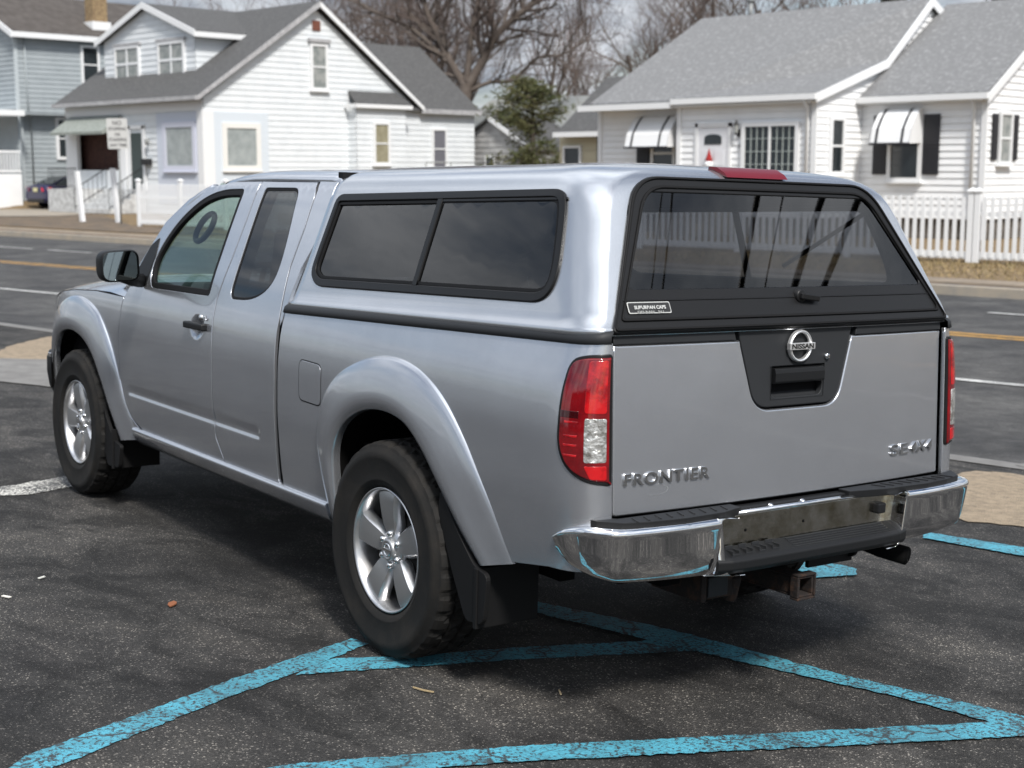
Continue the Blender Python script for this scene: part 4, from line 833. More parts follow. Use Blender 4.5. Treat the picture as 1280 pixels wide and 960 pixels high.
# ================================================================== LITTLE BUILDINGS BETWEEN
Sh = thing('shed', (-42.5, 43, 0), 'small white shed with a dark roof seen past the rear of the gabled house', 'shed')
mb = MB(); siding(mb, (0, 42.0), U, NF, [(-44.4, 0), (-40.6, 0), (-40.6, 2.6), (-43.0, 4.0), (-44.4, 3.4)], .25); siding(mb, (-40.6, 0), S_, NS, [(42.0, 0), (45.5, 0), (45.5, 2.6), (42, 2.6)], .25); mb.build('wall', mat('grimy_white', (.42, .42, .42), .8, var=((.3, .3, .3), 2, .4, .6)), Sh)
mb = MB(); mb.prism([(-43.1, 41.8, 4.05), (-40.4, 41.8, 2.55), (-40.4, 45.7, 2.55), (-43.1, 45.7, 4.05)], (0, 0, .1)); mb.prism([(-43.1, 41.8, 4.05), (-45.4, 41.8, 2.75), (-45.4, 45.7, 2.75), (-43.1, 45.7, 4.05)], (0, 0, .1)); mb.build('roof', shingd, Sh)
mb = MB(); mb.prism([(-43.1, 41.75, 3.95), (-43.1, 41.75, 4.15), (-40.35, 41.75, 2.65), (-40.35, 41.75, 2.45)], (0, .05, 0)); mb.build('barge_board', trim, Sh)
window(Sh, (0, 42.0), U, NF, -43.4, -42.9, 1.6, 2.3, pane, .06, (0, 0), sill=False)
Wc = thing('far_cottage', (-50, 52, 0), 'distant white cottage half hidden behind the evergreen tree', 'house')
mb = MB(); siding(mb, (0, 50.0), U, NF, [(-54, 0), (-46.2, 0), (-46.2, 3.7), (-54, 3.7)], .3); siding(mb, (-46.2, 0), S_, NS, [(50, 0), (56, 0), (56, 3.7), (53, 5.4), (50, 3.7)], .3); mb.build('wall', sid_w, Wc)
mb = MB(); mb.prism([(-54.3, 49.7, 3.65), (-45.9, 49.7, 3.65), (-45.9, 53, 5.5), (-54.3, 53, 5.5)], (0, 0, .1)); mb.build('roof', mat('pale_roof', (.28, .29, .28), .9), Wc)
window(Wc, (0, 50.0), U, NF, -48.6, -47.8, 1.4, 2.6, pane, .08, (0, 1))
window(Wc, (0, 50.0), U, NF, -51.6, -50.8, 1.4, 2.6, pane, .08, (0, 1))
Cm = thing('cream_house', (-29, 36, 0), 'cream walled house with a steep dark roof beside the bungalow', 'house')
mb = MB(); siding(mb, (0, 34.0), U, NF, [(-31.5, 0), (-27.2, 0), (-27.2, 3.1), (-31.5, 3.1)], .3); siding(mb, (-27.2, 0), S_, NS, [(34, 0), (38.8, 0), (38.8, 3.1), (36.4, 4.9), (34, 3.1)], .3); mb.build('wall', cream, Cm)
mb = MB(); mb.prism([(-31.3, 33.6, 2.95), (-26.9, 33.6, 2.95), (-26.9, 36.4, 5.0), (-31.4, 36.4, 5.0)], (0, 0, .1)); mb.prism([(-31.3, 39.2, 2.95), (-26.9, 39.2, 2.95), (-26.9, 36.4, 5.0), (-31.4, 36.4, 5.0)], (0, 0, .1)); mb.build('roof', shingd, Cm)
mb = MB(); mb.bb((-31.4, 33.5, 2.88), (-26.9, 33.62, 3.05)); mb.build('gutter', trim, Cm)
window(Cm, (0, 34.0), U, NF, -31.2, -30.5, 1.3, 2.5, pane, .08, (0, 1)); mb = MB(); mb.tube([(-29.6, 33.9, 0), (-29.6, 33.9, 3.0)], .05, 6); mb.build('downpipe', iron, Cm)

# ================================================================== TREES
def limb_mesh(mb, P, r0, r1, k=5):
    n = len(P); mb.tube(P, [r0 + (r1 - r0) * i / (n - 1) for i in range(n)], k, caps=False)
def grow(tr, tw, p, d, L, r, lvl, rng, maxl, spread, upb=.12):
    """one branch with its side branches; thick wood in tr, fine wood in tw"""
    n = 5 if lvl < 2 else (4 if lvl < maxl - 1 else 3); P = [p.copy()]; q = p.copy(); dd = d.copy()
    for i in range(n):
        dd = (dd + Vector((rng.gauss(0, .13), rng.gauss(0, .13), rng.gauss(0, .10) + upb * .6))).normalized(); q = q + dd * L / n; P.append(q.copy())
    r1 = r * (.5 if lvl < maxl else .35)
    (tr if lvl < 3 else tw).tube(P, [r + (r1 - r) * i / n for i in range(n + 1)], 6 if lvl < 2 else 3, smooth=lvl < 2, caps=False)
    if lvl >= maxl: return
    kids = [4, 5, 5, 5, 4, 3][lvl]
    for k in range(kids):
        t = .28 + .72 * (k + rng.random() * .7) / kids; i = min(int(t * n), n - 1); f = t * n - i; s_ = P[i].lerp(P[i + 1], min(f, 1)); ax = (P[i + 1] - P[i]).normalized()
        a = rng.uniform(0, 2 * PI); o = ax.orthogonal().normalized(); o = Matrix.Rotation(a, 3, ax) @ o
        nd = (ax * math.cos(spread) + o * math.sin(spread) + Vector((0, 0, upb))).normalized()
        grow(tr, tw, s_, nd, L * rng.uniform(.50, .78), r1 * rng.uniform(.55, .9) if t < .9 else r1, lvl + 1, rng, maxl, spread * rng.uniform(.85, 1.1), upb)
def bare_tree(loc, h, seed, label, maxl=4, spread=.75, r=.28, m2=None, group=None, lean=(0, 0), limbs=None):
    rng = random.Random(seed); t_ = thing('bare_tree', loc, label, 'tree', group); tr = MB(); tw = MB(); b_ = Vector(loc); fork = h * .30
    P = [b_ + Vector((lean[0] * k / 4, lean[1] * k / 4, fork * k / 4)) for k in range(5)]
    tr.tube(P, [r * 1.25, r, r * .92, r * .88, r * .85], 8, caps=False); top = P[-1]
    for k in range(limbs or 4):
        a = 2 * PI * (k + rng.random() * .6) / (limbs or 4); tl_ = rng.uniform(.25, .65)
        grow(tr, tw, top - Vector((0, 0, rng.uniform(0, fork * .25))), Vector((math.cos(a) * tl_, math.sin(a) * tl_, 1)).normalized(), h * rng.uniform(.32, .42), r * .6, 1, rng, maxl, spread)
    tr.build('trunk', barkm, t_, recalc=False); tw.build('crown', m2 or twigm, t_, recalc=False); return t_
GT = 'bare trees behind the houses'
# the big forked tree
BT = thing('bare_tree', (-48.2, 45.0, 0), 'tallest bare tree with a thick forked dark trunk behind the gabled house', 'tree', GT)
tr = MB(); tw = MB(); rng = random.Random(5)
K0 = [(-48.2, 45.0, 0), (-48.2, 45.0, 4.4), (-48.15, 45.2, 5.9)]
tr.tube(K0, [.48, .36, .33], 8, caps=False)
main = [([(-48.15, 45.2, 5.7), (-48.9, 44.7, 7.2), (-49.4, 44.4, 8.4), (-50.0, 44.2, 9.8), (-50.3, 44.2, 12.5)], .30),
        ([(-48.15, 45.2, 5.6), (-47.6, 45.8, 7.0), (-47.2, 46.3, 8.2), (-46.3, 47.3, 9.4), (-45.2, 48.4, 10.6), (-44, 49.5, 12.5)], .32),
        ([(-48.1, 45.2, 6.0), (-47.9, 45.4, 8.5), (-47.7, 45.8, 10.5), (-47.9, 46, 13)], .22),
        ([(-48.15, 45.2, 5.5), (-47.3, 46.1, 6.0), (-46.6, 46.9, 6.1), (-45.7, 47.8, 7.2), (-44.9, 48.6, 7.3), (-44, 49.4, 8)], .14),
        ([(-48.9, 44.6, 7.0), (-50.2, 43.5, 8.6), (-51.6, 42.3, 9.4), (-53, 41.2, 10.4)], .16),
        ([(-48.2, 45.1, 6.2), (-49.6, 44.2, 6.6), (-51.0, 43.4, 7.6), (-52.6, 42.6, 8.2)], .12)]
for P, r in main:
    Q = [Vector(p) for p in spline(P, 3)]; tr.tube(Q, [r * .78 * (1 - .6 * i / (len(Q) - 1)) for i in range(len(Q))], 7, caps=False)
    for i in range(3, len(Q)):
        for k in range(3):
            ax = (Q[i] - Q[i - 1]).normalized(); o_ = Matrix.Rotation(rng.uniform(0, 6.28), 3, ax) @ ax.orthogonal().normalized()
            grow(tr, tw, Q[i], (ax * .5 + o_ * .8 + Vector((0, 0, .15))).normalized(), rng.uniform(1.6, 3.0), r * .28, 2, rng, 4, .75)
tr.build('trunk', barkm, BT, recalc=False); tw.build('crown', twigm, BT, recalc=False)
specs = [((-66, 43, 0), 13, 11, 'bare tree showing left of the main gable peak, above the dormer roof'), ((-64, 50, 0), 15, 12, 'bare tree rising directly behind the gable peak'), ((-66, 57, 0), 16, 13, 'bare tree between the gable peak and the big forked tree, farther back'),
         ((-58, 52, 0), 14, 14, 'slender bare tree close to the left side of the big forked tree'), ((-56, 60, 0), 13, 15, 'bare tree behind the crown of the big forked tree'), ((-49, 56, 0), 8.5, 16, 'short bare tree right of the big fork, above the evergreen'),
         ((-43, 53, 0), 9.5, 17, 'bare tree in the gap above the cream house roof'), ((-38, 48, 0), 12, 18, 'bare tree rising behind the left end of the bungalow roof'), ((-40, 55, 0), 15, 19, 'bare tree behind the bungalow ridge, left of its middle'),
         ((-37, 60, 0), 14, 20, 'bare tree behind the middle of the bungalow ridge'), ((-92, 46, 0), 15, 21, 'bare tree top just over the grey house roof'), ((-54, 50, 0), 12, 22, 'small bare tree straight behind the rear wing roof'), ((-45, 62, 0), 11, 23, 'faint far bare tree between the evergreen and the bungalow')]
for i, (l, h, s_, lab) in enumerate(specs):
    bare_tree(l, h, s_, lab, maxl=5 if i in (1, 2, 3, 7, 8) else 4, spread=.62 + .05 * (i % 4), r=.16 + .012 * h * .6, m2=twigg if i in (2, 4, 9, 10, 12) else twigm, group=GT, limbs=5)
def needle_tree(name, loc, h, rad, label, seed, m_, z0=.3, n=2600, size=.16, shape=1.0):
    rng = random.Random(seed); t_ = thing(name, loc, label, 'tree'); b_ = Vector(loc)
    mb = MB(); mb.tube([b_, b_ + Vector((0, 0, h * .5)), b_ + Vector((0, 0, h * .97))], [rad * .07, rad * .045, .02], 7)
    br = []
    for k in range(46):
        f = rng.random() ** .9; z = z0 + (h - z0) * f; R_ = rad * (1 - f ** 2.2 * .80) * rng.uniform(.6, 1.08) * (.75 + .25 * min(1, f * 4)); a = rng.uniform(0, 2 * PI)
        e = b_ + Vector((math.cos(a) * R_, math.sin(a) * R_, z + R_ * rng.uniform(.05, .35))); s_ = b_ + Vector((0, 0, z - .1)); mb.tube([s_, s_.lerp(e, .5) + Vector((0, 0, -.04)), e], [.045, .03, .012], 4, caps=False); br.append((s_, e))
    mb.build('trunk', barkm, t_, recalc=False)
    cr = MB()
    for k in range(n):
        s_, e = rng.choice(br); f = rng.uniform(.3, 1.05); c_ = s_.lerp(e, f) + Vector((rng.gauss(0, .17), rng.gauss(0, .17), rng.gauss(0, .10))) * (rad / 2.0)
        for q in range(2):
            u_ = Vector((rng.gauss(0, 1), rng.gauss(0, 1), rng.gauss(0, .5))).normalized(); v_ = u_.cross(Vector((rng.gauss(0, 1), rng.gauss(0, 1), rng.gauss(0, 1)))).normalized()
            w_ = size * rng.uniform(.5, 1.3); cr.add([c_ - u_ * w_ - v_ * w_ * .22, c_ + u_ * w_, c_ - u_ * w_ + v_ * w_ * .22 + Vector((0, 0, .02)), c_ - u_ * w_ * 1.2], [(0, 1, 2, 3)])
    cr.build('crown', m_, t_, recalc=False); return t_
needle_tree('evergreen_tree', (-38.6, 40.0, 0), 5.5, 2.8, 'bushy dark evergreen standing between the two white houses', 3, needle, n=3600, size=.13)
needle_tree('evergreen_tree', (-28.2, 51.3, 0), 9.6, 2.6, 'dark evergreen top poking over the bungalow ridge', 4, needled, z0=4, n=2600)
needle_tree('evergreen_tree', (-22.0, 50.0, 0), 9.2, 2.4, 'dark evergreen top at the upper right corner over the wing roof', 6, needled, z0=4, n=2600)
for i, (x, y, h, lab) in enumerate(((-33.5, 36, 1.5, 'bare twiggy shrub before the cream house'), (-41, 39, 1.2, 'bare scrubby shrub beside the small white shed'))):
    t_ = thing('shrub', (x, y, 0), lab, 'shrub'); rng = random.Random(40 + i); mb = MB()
    for k in range(16): grow(mb, mb, Vector((x, y, 0)), Vector((rng.gauss(0, .6), rng.gauss(0, .6), 1)).normalized(), h * rng.uniform(.6, 1), .03, 2, rng, 4, .6)
    mb.build('stems', twigm, t_, recalc=False)

# ================================================================== OVERHEAD LINES ALONG THE ROAD, SHOP AND TREE ADDED BEHIND THE CAMERA FOR REFLECTIONS
for x0, y0, m_, z, r, lab in ((8.7, 6.86, -.02, 7.4, .05, 'nearest thick black overhead cable over the road'), (8.9, 8.29, -.217, 7.4, .055, 'second thick black overhead cable over the road'), (8.95, 9.22, -.344, 7.4, .055, 'third thick black overhead cable over the road'), (10.86, 9.57, -.035, 9.0, .018, 'thin overhead wire above the second thick cable'), (10.43, 6.22, -.01, 9.0, .014, 'thin upper overhead wire nearest the lot'), (9.23, 5.58, .018, 8.0, .018, 'thin lower overhead wire nearest the lot')):
    mb = MB(); P = [(x0 + 5 * k, y0 + m_ * 5 * k, z + .0012 * (5 * k) ** 2) for k in range(-7, 7)]
    mb.tube(P, r, 6, caps=False); tag(mb.build('overhead_cable', blackm), lab, 'cable')
Bk = thing('added_reflection_shop', (6, -30, 0), 'low dark brick shop added unseen behind the camera for reflections', 'building')  # added out of view so glass, paint and chrome have something to reflect
shopb = mat('dark_brick_wall', (.13, .075, .055), .9, var=((.09, .05, .04), 6, .4, .6))
mb = MB(); mb.bb((-8, -34, .3), (22, -28, 5.2)); mb.build('wall', shopb, Bk)
mb = MB(); mb.bb((-8.2, -34.2, 5.2), (22.2, -27.8, 5.6)); mb.build('roof', trim, Bk)
for k in range(6): window(Bk, (0, -28), U, (0, 1), -6.5 + k * 4.7, -4.0 + k * 4.7, 1.2, 3.4, pane, .12, (1, 0))
bare_tree((-14, -24, .4), 11, 77, 'bare tree added unseen behind the camera for reflections', maxl=3, r=.3)  # unseen tree, added beside the shop only to be reflected

# dead grass blades along the fence and verge on the far side
rng = random.Random(99); mb = MB()
for k in range(9000):
    x = rng.uniform(-16, 4); f = rng.random() ** .6; y0_, y1_ = yk(x) + 1.45, 21.9 + .055 * (x + 9.5) + .25; y = y0_ + (y1_ - y0_) * f; h = rng.uniform(.03, .09) * (1 + (f > .93) * .8); a_ = rng.uniform(0, PI); z = lz(x, y) - .015
    dx, dy = math.cos(a_) * .012, math.sin(a_) * .012; lx_, ly_ = rng.gauss(0, .04), rng.gauss(0, .04); mb.add([(x - dx, y - dy, z), (x + dx, y + dy, z), (x + lx_, y + ly_, z + h)], [(0, 1, 2)])
o = mb.build('grass', mat('dead_grass_blades', (.34, .25, .13), .9, var=((.16, .13, .06), 6, .4, .6)), recalc=False); tag(o, 'dry yellow brown grass along the foot of the picket fence', kind='stuff')
# ================================================================== THE PICKUP
T = bpy.data.objects.new('pickup_truck', None); C.objects.link(T); T.matrix_world = R3.to_4x4(); T['_o'] = (0, 0, 0)
tag(T, 'silver extended cab pickup truck with a matching camper shell, parked on the lot', 'pickup truck')
def pb(mb, name, mats, bevel=0, parent=None, **k):
    return mb.build(name, mats, parent or T, bevel, local=True, **k)
WZ = [(.30, .825), (.40, .845), (.55, .868), (.75, .885), (.95, .885), (1.08, .873), (1.17, .848), (1.25, .825), (1.45, .752), (1.60, .695), (1.65, .672), (1.70, .63), (1.72, .5), (1.735, 0)]
def smoothtab(P, x, s=.035):
    t = 0; ww = 0
    for k in (-2, -1, 0, 1, 2):
        q = math.exp(-k * k / 2.2); t += q * interp(x + k * s / 1.6, P); ww += q
    return t / ww
_ws = [sum(math.exp(-(k * .006 / .032) ** 2 / 2) * interp(.25 + i * .005 + k * .006, WZ) for k in range(-14, 15)) / sum(math.exp(-(k * .006 / .032) ** 2 / 2) for k in range(-14, 15)) for i in range(290)]
_ws = [(.25 + i * .005, _ws[i] if .25 + i * .005 < 1.60 else _ws[i] + (interp(.25 + i * .005, WZ) - _ws[i]) * min(1, (i * .005 - 1.35) / .05)) for i in range(290)]
def W(y, z):
    i = min(max(int((z - .25) / .005), 1), 287); t = (z - .25) / .005 - i; p0, p1, p2, p3 = (_ws[i + k][1] for k in (-1, 0, 1, 2))
    x = .5 * (2 * p1 + (p2 - p0) * t + (2 * p0 - 5 * p1 + 4 * p2 - p3) * t * t + (3 * p1 - p0 - 3 * p2 + p3) * t ** 3)
    if y > 3.3: x -= .13 * ((y - 3.3) / .7) ** 2
    return x
def side(s):
    """door/fender surface for side s (-1 driver side)"""
    def F(y, z):
        x = W(y, z)
        # pressed groove low on the doors
        if 1.02 < y < 2.58 and .56 < z < .70:
            e = min((y - 1.04) / .05, (2.56 - y) / .05, 1); e = max(0, min(1, e)); e = e * e * (3 - 2 * e)
            zc = .640 - .0 * (y - 1.06)
            u = (z - zc)
            g = 0
            if -.030 < u < .045:
                t_ = (u + .030) / .075; g = .007 * ((t_ / .3) ** 2 * (3 - 2 * t_ / .3) if t_ < .3 else (1 - (t_ - .3) / .7) ** 2 * (1 + 2 * (t_ - .3) / .7))
            x -= g * e
        # small cupped recess behind the door handle
        if abs(y - 1.69) < .09 and abs(z - 1.03) < .07:
            q = ((y - 1.69) / .075) ** 2 + ((z - 1.03) / .055) ** 2
            if q < 1: x -= .02 * (1 - q) ** 1.2
        return Vector((s * x, y, z))
    return F
railz = lambda y: 1.159 + .0305 * (.876 - y)
def bedF(s):
    L_ = .224
    def F(a, z):
        z2 = z
        if a >= -.90: return Vector((s * W(a, z), a, z2))
        th = min((-.90 - a) / L_, 1.3) * PI / 2
        return Vector((s * (.762 + (W(-.9, z) - .762) * max(0, math.cos(th)) ** .80), -.90 - (.168 - .049 * (z - .70)) * max(0, math.sin(th)) ** .80, z2))
    return F
def hint(s): return (lambda P: Vector((s, -.35 if P.y < -.95 else 0, .15)))
def arcpts(cy, cz, r, a0, a1, n): return [(cy + r * math.cos(math.radians(a0 + (a1 - a0) * i / n)), cz + r * math.sin(math.radians(a0 + (a1 - a0) * i / n))) for i in range(n + 1)]
# rear wheel arch & front wheel arch curves: (y rel. wheel, z)
ARI = [(.385, .42), (.398, .56), (.388, .69), (.315, .795), (.185, .860), (.03, .881), (-.117, .857), (-.238, .777), (-.335, .675), (-.44, .560), (-.548, .455)]
ARO = [(.475, .40), (.525, .56), (.545, .70), (.495, .87), (.35, .99), (.11, 1.066), (-.10, 1.064), (-.30, .990), (-.45, .865), (-.60, .680), (-.715, .495)]
AFI = [(.52, .50), (.50, .62), (.465, .72), (.35, .82), (.20, .865), (.04, .872), (-.12, .835), (-.25, .762), (-.34, .66), (-.43, .52), (-.515, .365)]
AFO = [(.66, .50), (.65, .66), (.60, .80), (.48, .925), (.28, 1.02), (.04, 1.06), (-.20, 1.025), (-.37, .935), (-.52, .77), (-.60, .60), (-.735, .40)]
ri = spline(ARI, 6); ro = spline(ARO, 6); fi = spline(AFI, 6); fo = spline(AFO, 6)
def mid(A, B, k, cy): return [(cy + a[0] * (1 - k) + b_[0] * k, a[1] * (1 - k) + b_[1] * k) for a, b_ in zip(A, B)]
for s in (-1, 1):
    F = side(s); BF = bedF(s)
    # ---- bed side
    # path: CCW-ish outline in (s, z)
    endz = [(-1.124, .56), (-1.124, 1.215)]
    arch = mid(ri, ro, .55, 0)[::-1]                      # from the rear bottom round to the front bottom
    o = [(.885, railz(.885)), (.885, .42), (arch[-1][0], .41)] + arch[::-1] + [(-.72, .50), (-.90, .528), (-1.124, .548)] + [(-1.124, railz(-1.06) + .0)] + [(-.9, railz(-.9))]
    bed = panel('bed_side', o, BF, paint, T, hint(s), grid=.03)
    # fuel door
    if s < 0:
        fd = roundpoly([(.70, .99), (.525, .985), (.52, .83), (.695, .835)], .03)
        panel('fuel_door_gap', offset(fd, .004) if area(fd) > 0 else offset(fd, -.004), BF, gasket, bed, hint(s), off=.0008, thick=.002, edge=.0004)
        panel('fuel_door', fd, BF, paint, bed, hint(s), off=.0022, thick=.002, edge=.002)
    # black strip under the camper shell
    mb = MB(); rows = []
    for i in range(61):
        a = .885 - i * (.885 + 1.124) / 60; z0 = railz(max(a, -1.06))
        rows.append([BF(a, z0 - .004) + Vector((s * .004, 0, 0)), BF(a, z0) + Vector((s * .011, -.004 * (a < -.95), 0)), BF(a, z0 + .022) + Vector((s * .010, -.004 * (a < -.95), 0)), BF(a, z0 + .034) + Vector((-s * .004, 0, 0)), BF(a, z0 + .036) + Vector((-s * .03, 0, 0))])
    mb.grid(rows); pb(mb, 'bed_rail_cap', insertm)
    # ---- wheel arch flares
    for nm, cy, A, B in (('rear', 0, ri, ro), ('front', 3.2, fi, fo)):
        mb = MB(); rows = []
        for i, (a, b_) in enumerate(zip(A, B)):
            row = []
            t_ = i / (len(A) - 1); fade = min(1, (1 - t_) / .04 + .25) if nm == 'front' else 1
            k9 = max(0, min(1, (1 - t_) / .30)); k9 = k9 * k9 * (3 - 2 * k9)
            for u, of in ((0, -.004), (.008, -.003 + .006 * k9), (.045, .010 * k9), (.10, .004 + .011 * k9), (.25, .010 + .012 * k9), (.45, .018 + .010 * k9), (.62, .027 + .006 * k9), (.76, .035), (.83, .0345), (.90, .031), (.97, .025), (1.0, .020), (1.012, .012), (1.015, -.008)):
                y = b_[0] + (a[0] - b_[0]) * u; z = b_[1] + (a[1] - b_[1]) * u
                q = F(cy + y, z) if nm == 'front' else BF(y, z)
                x = abs(q.x)
                if nm == 'front': x = min(x, .885)
                row.append(Vector((s * (x + of), q.y, z)))
            rows.append(row)
        mb.grid(rows); mb.grid([[rows[k][i] for i in range(len(rows[0]))] for k in (0,)] + [[Vector((p.x - s * .05, p.y, p.z)) for p in rows[0]]]); 
        pb(mb, 'wheel_arch_flare', paint)
        # black liner
        mb = MB(); rows = []
        for a in A:
            r_ = [Vector((s * (.880 if nm == 'rear' else .872), cy + a[0] * 1.005, a[1] + .002)), Vector((s * .86, cy + a[0] * 1.03, a[1] + .01)), Vector((s * .50, cy + a[0] * 1.03, a[1] + .01))]
            rows.append(r_)
        mb.grid(rows); mb.poly([r[2] for r in rows]); pb(mb, 'wheel_well', underm)
        # mud flap
        mb = MB()
        if nm == 'rear':
            prof = [(-.335, .672), (-.43, .56), (-.545, .452), (-.62, .44), (-.60, .27), (-.50, .262), (-.42, .40), (-.325, .58)]
            P = [(s * .895, y, z) for y, z in roundpoly(prof, .03)]
        else:
            prof = [(2.90, .60), (2.80, .47), (2.70, .365), (2.60, .35), (2.63, .235), (2.78, .225), (2.87, .36)]
            P = [(s * .893, y, z) for y, z in roundpoly(prof, .02)]
        mb.prism(P, (-s * .018, 0, 0))
        yb = -.56 if nm == 'rear' else 2.70
        mb.box((s * .775, yb, .35 if nm == 'rear' else .32), (.25, .018, .20))
        pb(mb, 'mud_flap', gasket, bevel=.006)
    # ---- cab sides
    fwin_o = roundpoly([(1.628, 1.640), (1.628, 1.170), (2.315, 1.162), (2.360, 1.30), (2.245, 1.470), (2.05, 1.590), (1.86, 1.636)], [.035, .02, .06, .10, .3, .3, .2], 6)
    rwin_o = roundpoly([(1.435, 1.648), (1.115, 1.650), (1.045, 1.38), (1.055, 1.250), (1.20, 1.180), (1.425, 1.172)], [.03, .05, .25, .09, .12, .05], 6)
    door = [(1.508, 1.676), (1.504, 1.50), (1.517, 1.333), (1.545, 1.16), (1.525, .972), (1.520, .749), (1.514, .56), (1.45, .458),
            (2.40, .458), (2.53, .50), (2.590, .56), (2.630, .679), (2.634, .92), (2.605, 1.093), (2.560, 1.150), (2.49, 1.30), (2.372, 1.475), (2.19, 1.590), (2.01, 1.645), (1.80, 1.672)]
    ext = [(.96 + i * .04, .600 + j * .006) for i in range(42) for j in range(17)] + [(1.045 + .008 * i, .600 + j * .006) for i in range(6) for j in range(17)] + [(2.51 + .008 * i, .600 + j * .006) for i in range(7) for j in range(17)] + [(1.60 + i * .009, .96 + j * .009) for i in range(20) for j in range(16)]
    ebx = [(.95, 2.6, .596, .70), (1.595, 1.785, .955, 1.10)]
    dr = panel('front_door', door, F, paint, T, hint(s), holes=[fwin_o], extra=ext, extra_box=ebx)
    rdoor = [(1.000, 1.676), (.962, 1.62), (.951, 1.489), (.962, 1.334), (.925, 1.12), (.915, .887), (.918, .678), (.930, .458), (1.443, .458), (1.506, .56), (1.512, .749), (1.517, .972), (1.537, 1.16), (1.509, 1.333), (1.496, 1.50), (1.500, 1.676)]
    rdr = panel('rear_door', rdoor, F, paint, T, hint(s), holes=[rwin_o], extra=ext, extra_box=ebx)
    # window seals, glass
    gi = offset(fwin_o, -.028) if area(fwin_o) > 0 else offset(fwin_o, .028)
    panel('window_seal', fwin_o, F, gasket, dr, hint(s), holes=[gi], off=-.002, edge=.004, thick=.02, grid=.05)
    panel('window_glass', [(1.60, 1.66), (1.60, 1.15), (2.36, 1.15), (2.40, 1.31), (2.26, 1.50), (2.06, 1.62), (1.86, 1.66)], F, glass_clear, dr, hint(s), off=-.016, thick=.0, edge=.0005)
    panel('window_seal', rwin_o, F, gasket, rdr, hint(s), holes=[offset(rwin_o, -.012) if area(rwin_o) > 0 else offset(rwin_o, .012)], off=-.004, edge=.003, thick=.02, grid=.05)
    panel('window_glass', rwin_o, F, glass_dark, rdr, hint(s), off=-.007, thick=.0, edge=.0005)
    # black mirror-base triangle
    panel('mirror_base', roundpoly([(2.42, 1.165), (2.56, 1.15), (2.44, 1.36), (2.37, 1.40), (2.345, 1.31), (2.36, 1.165)], .015), F, black, dr, hint(s), off=.004, thick=.01)
    # handle
    mb = MB()
    mb.box((s * .897, 1.685, 1.034), (.020, .20, .030)); mb.box((s * .885, 1.775, 1.034), (.03, .028, .028)); mb.box((s * .885, 1.597, 1.034), (.03, .028, .034))
    pb(mb, 'door_handle', black, bevel=.007, parent=dr)
    mb = MB(); mb.lathe([(.0, s * .893), (.012, s * .892), (.013, s * .880)], 20, 'X', (0, 1.63, 1.075)); pb(mb, 'key_lock', chromeb, parent=dr)
    # mirror
    mir = MB(); cx_ = s * 1.03
    rows = []
    for yy, k, dx in ((2.195, .97, 0), (2.20, 1.03, 0), (2.22, 1.06, 0), (2.27, 1.03, 0), (2.31, .90, 0), (2.335, .65, 0), (2.345, .2, 0)):
        rr = roundpoly([(-.088, -.072), (.086, -.076), (.094, .060), (-.080, .073)], .045, 7)
        rows.append([Vector((cx_ + (p[0] if s > 0 else -p[0]) * k * 1.0, yy, 1.274 + p[1] * k)) for p in rr])
    mir.grid(rows, True, True); mir.poly(rows[-1])
    rr = [Vector((p.x + 0, 2.205, p.z)) for p in rows[0]]; 
    mm_ = pb(mir, 'door_mirror', black)
    g = MB(); cen = Vector((cx_, 2.205, 1.274)); g.poly([cen + (p - cen) * .97 for p in rr]); pb(g, 'mirror_glass', mirrorm, parent=mm_)
    g = MB(); g.tube([(s * .86, 2.40, 1.19), (s * .93, 2.33, 1.20), (s * 1.0, 2.27, 1.22)], [.035, .032, .03], 10); pb(g, 'mirror_arm', black, parent=mm_)
    # front fender
    fa = mid(fi, fo, .5, 3.2)
    fen = [(2.612, 1.096), (2.640, .92), (2.636, .679), (2.60, .56), (2.54, .50), (2.40, .44)] + [p for p in fa[::-1] if p[1] > .44] + [(3.93, .55), (3.965, .75), (3.94, .90), (3.80, 1.00), (3.55, 1.06), (3.3, 1.085), (3.0, 1.10)]
    panel('front_fender', fen, F, paint, T, hint(s), grid=.035)
    panel('headlight_corner', roundpoly([(3.62, 1.035), (3.93, .935), (3.93, .83), (3.74, .88)], .02), F, clearlens, T, hint(s), off=.004, edge=.003, thick=.01)
    # sill under the doors
    mb = MB(); rows = []
    for y in [2.50 - i * .10 for i in range(21)]:
        rows.append([Vector((s * x, y, z)) for x, z in ((.835, .462), (.868, .456), (.873, .447), (.868, .436), (.855, .40), (.83, .375), (.78, .365))])
    mb.grid(rows); mb.poly(rows[0]); mb.poly(rows[-1]); pb(mb, 'sill', paint)
    # cab body behind the rear door + roof rail drip
    cp = [(.998, 1.70), (.955, 1.64), (.943, 1.489), (.953, 1.33), (.917, 1.13), (.90, 1.10), (.88, 1.20), (.862, 1.33), (.80, 1.47), (.83, 1.70)]
    panel('cab_corner', cp, F, paint, T, hint(s), grid=.03)
    # dark inner skins (so gaps read black) : door inner, bed inner
    mb = MB()
    mb.bb((s * .80, .93, .40), (s * .835, 2.60, 1.09)); mb.bb((s * .62, 2.6, .45), (s * .76, 3.72, .98))
    mb.bb((s * .78, .50, .42), (s * .81, .93, 1.12)); mb.bb((s * .76, -1.0, .60), (s * .80, -.62, 1.15)); mb.bb((s*.76, .40, .9), (s*.80, -.62, 1.15)); 
    # pillars
    mb.tube([(s * .585, 1.53, 1.655), (s * .655, 1.53, 1.50), (s * .76, 1.54, 1.15)], .032, 8); mb.tube([(s * .58, .98, 1.655), (s * .675, .93, 1.45), (s * .76, .90, 1.15)], .035, 8)
    pb(mb, 'inner_panel', dark)
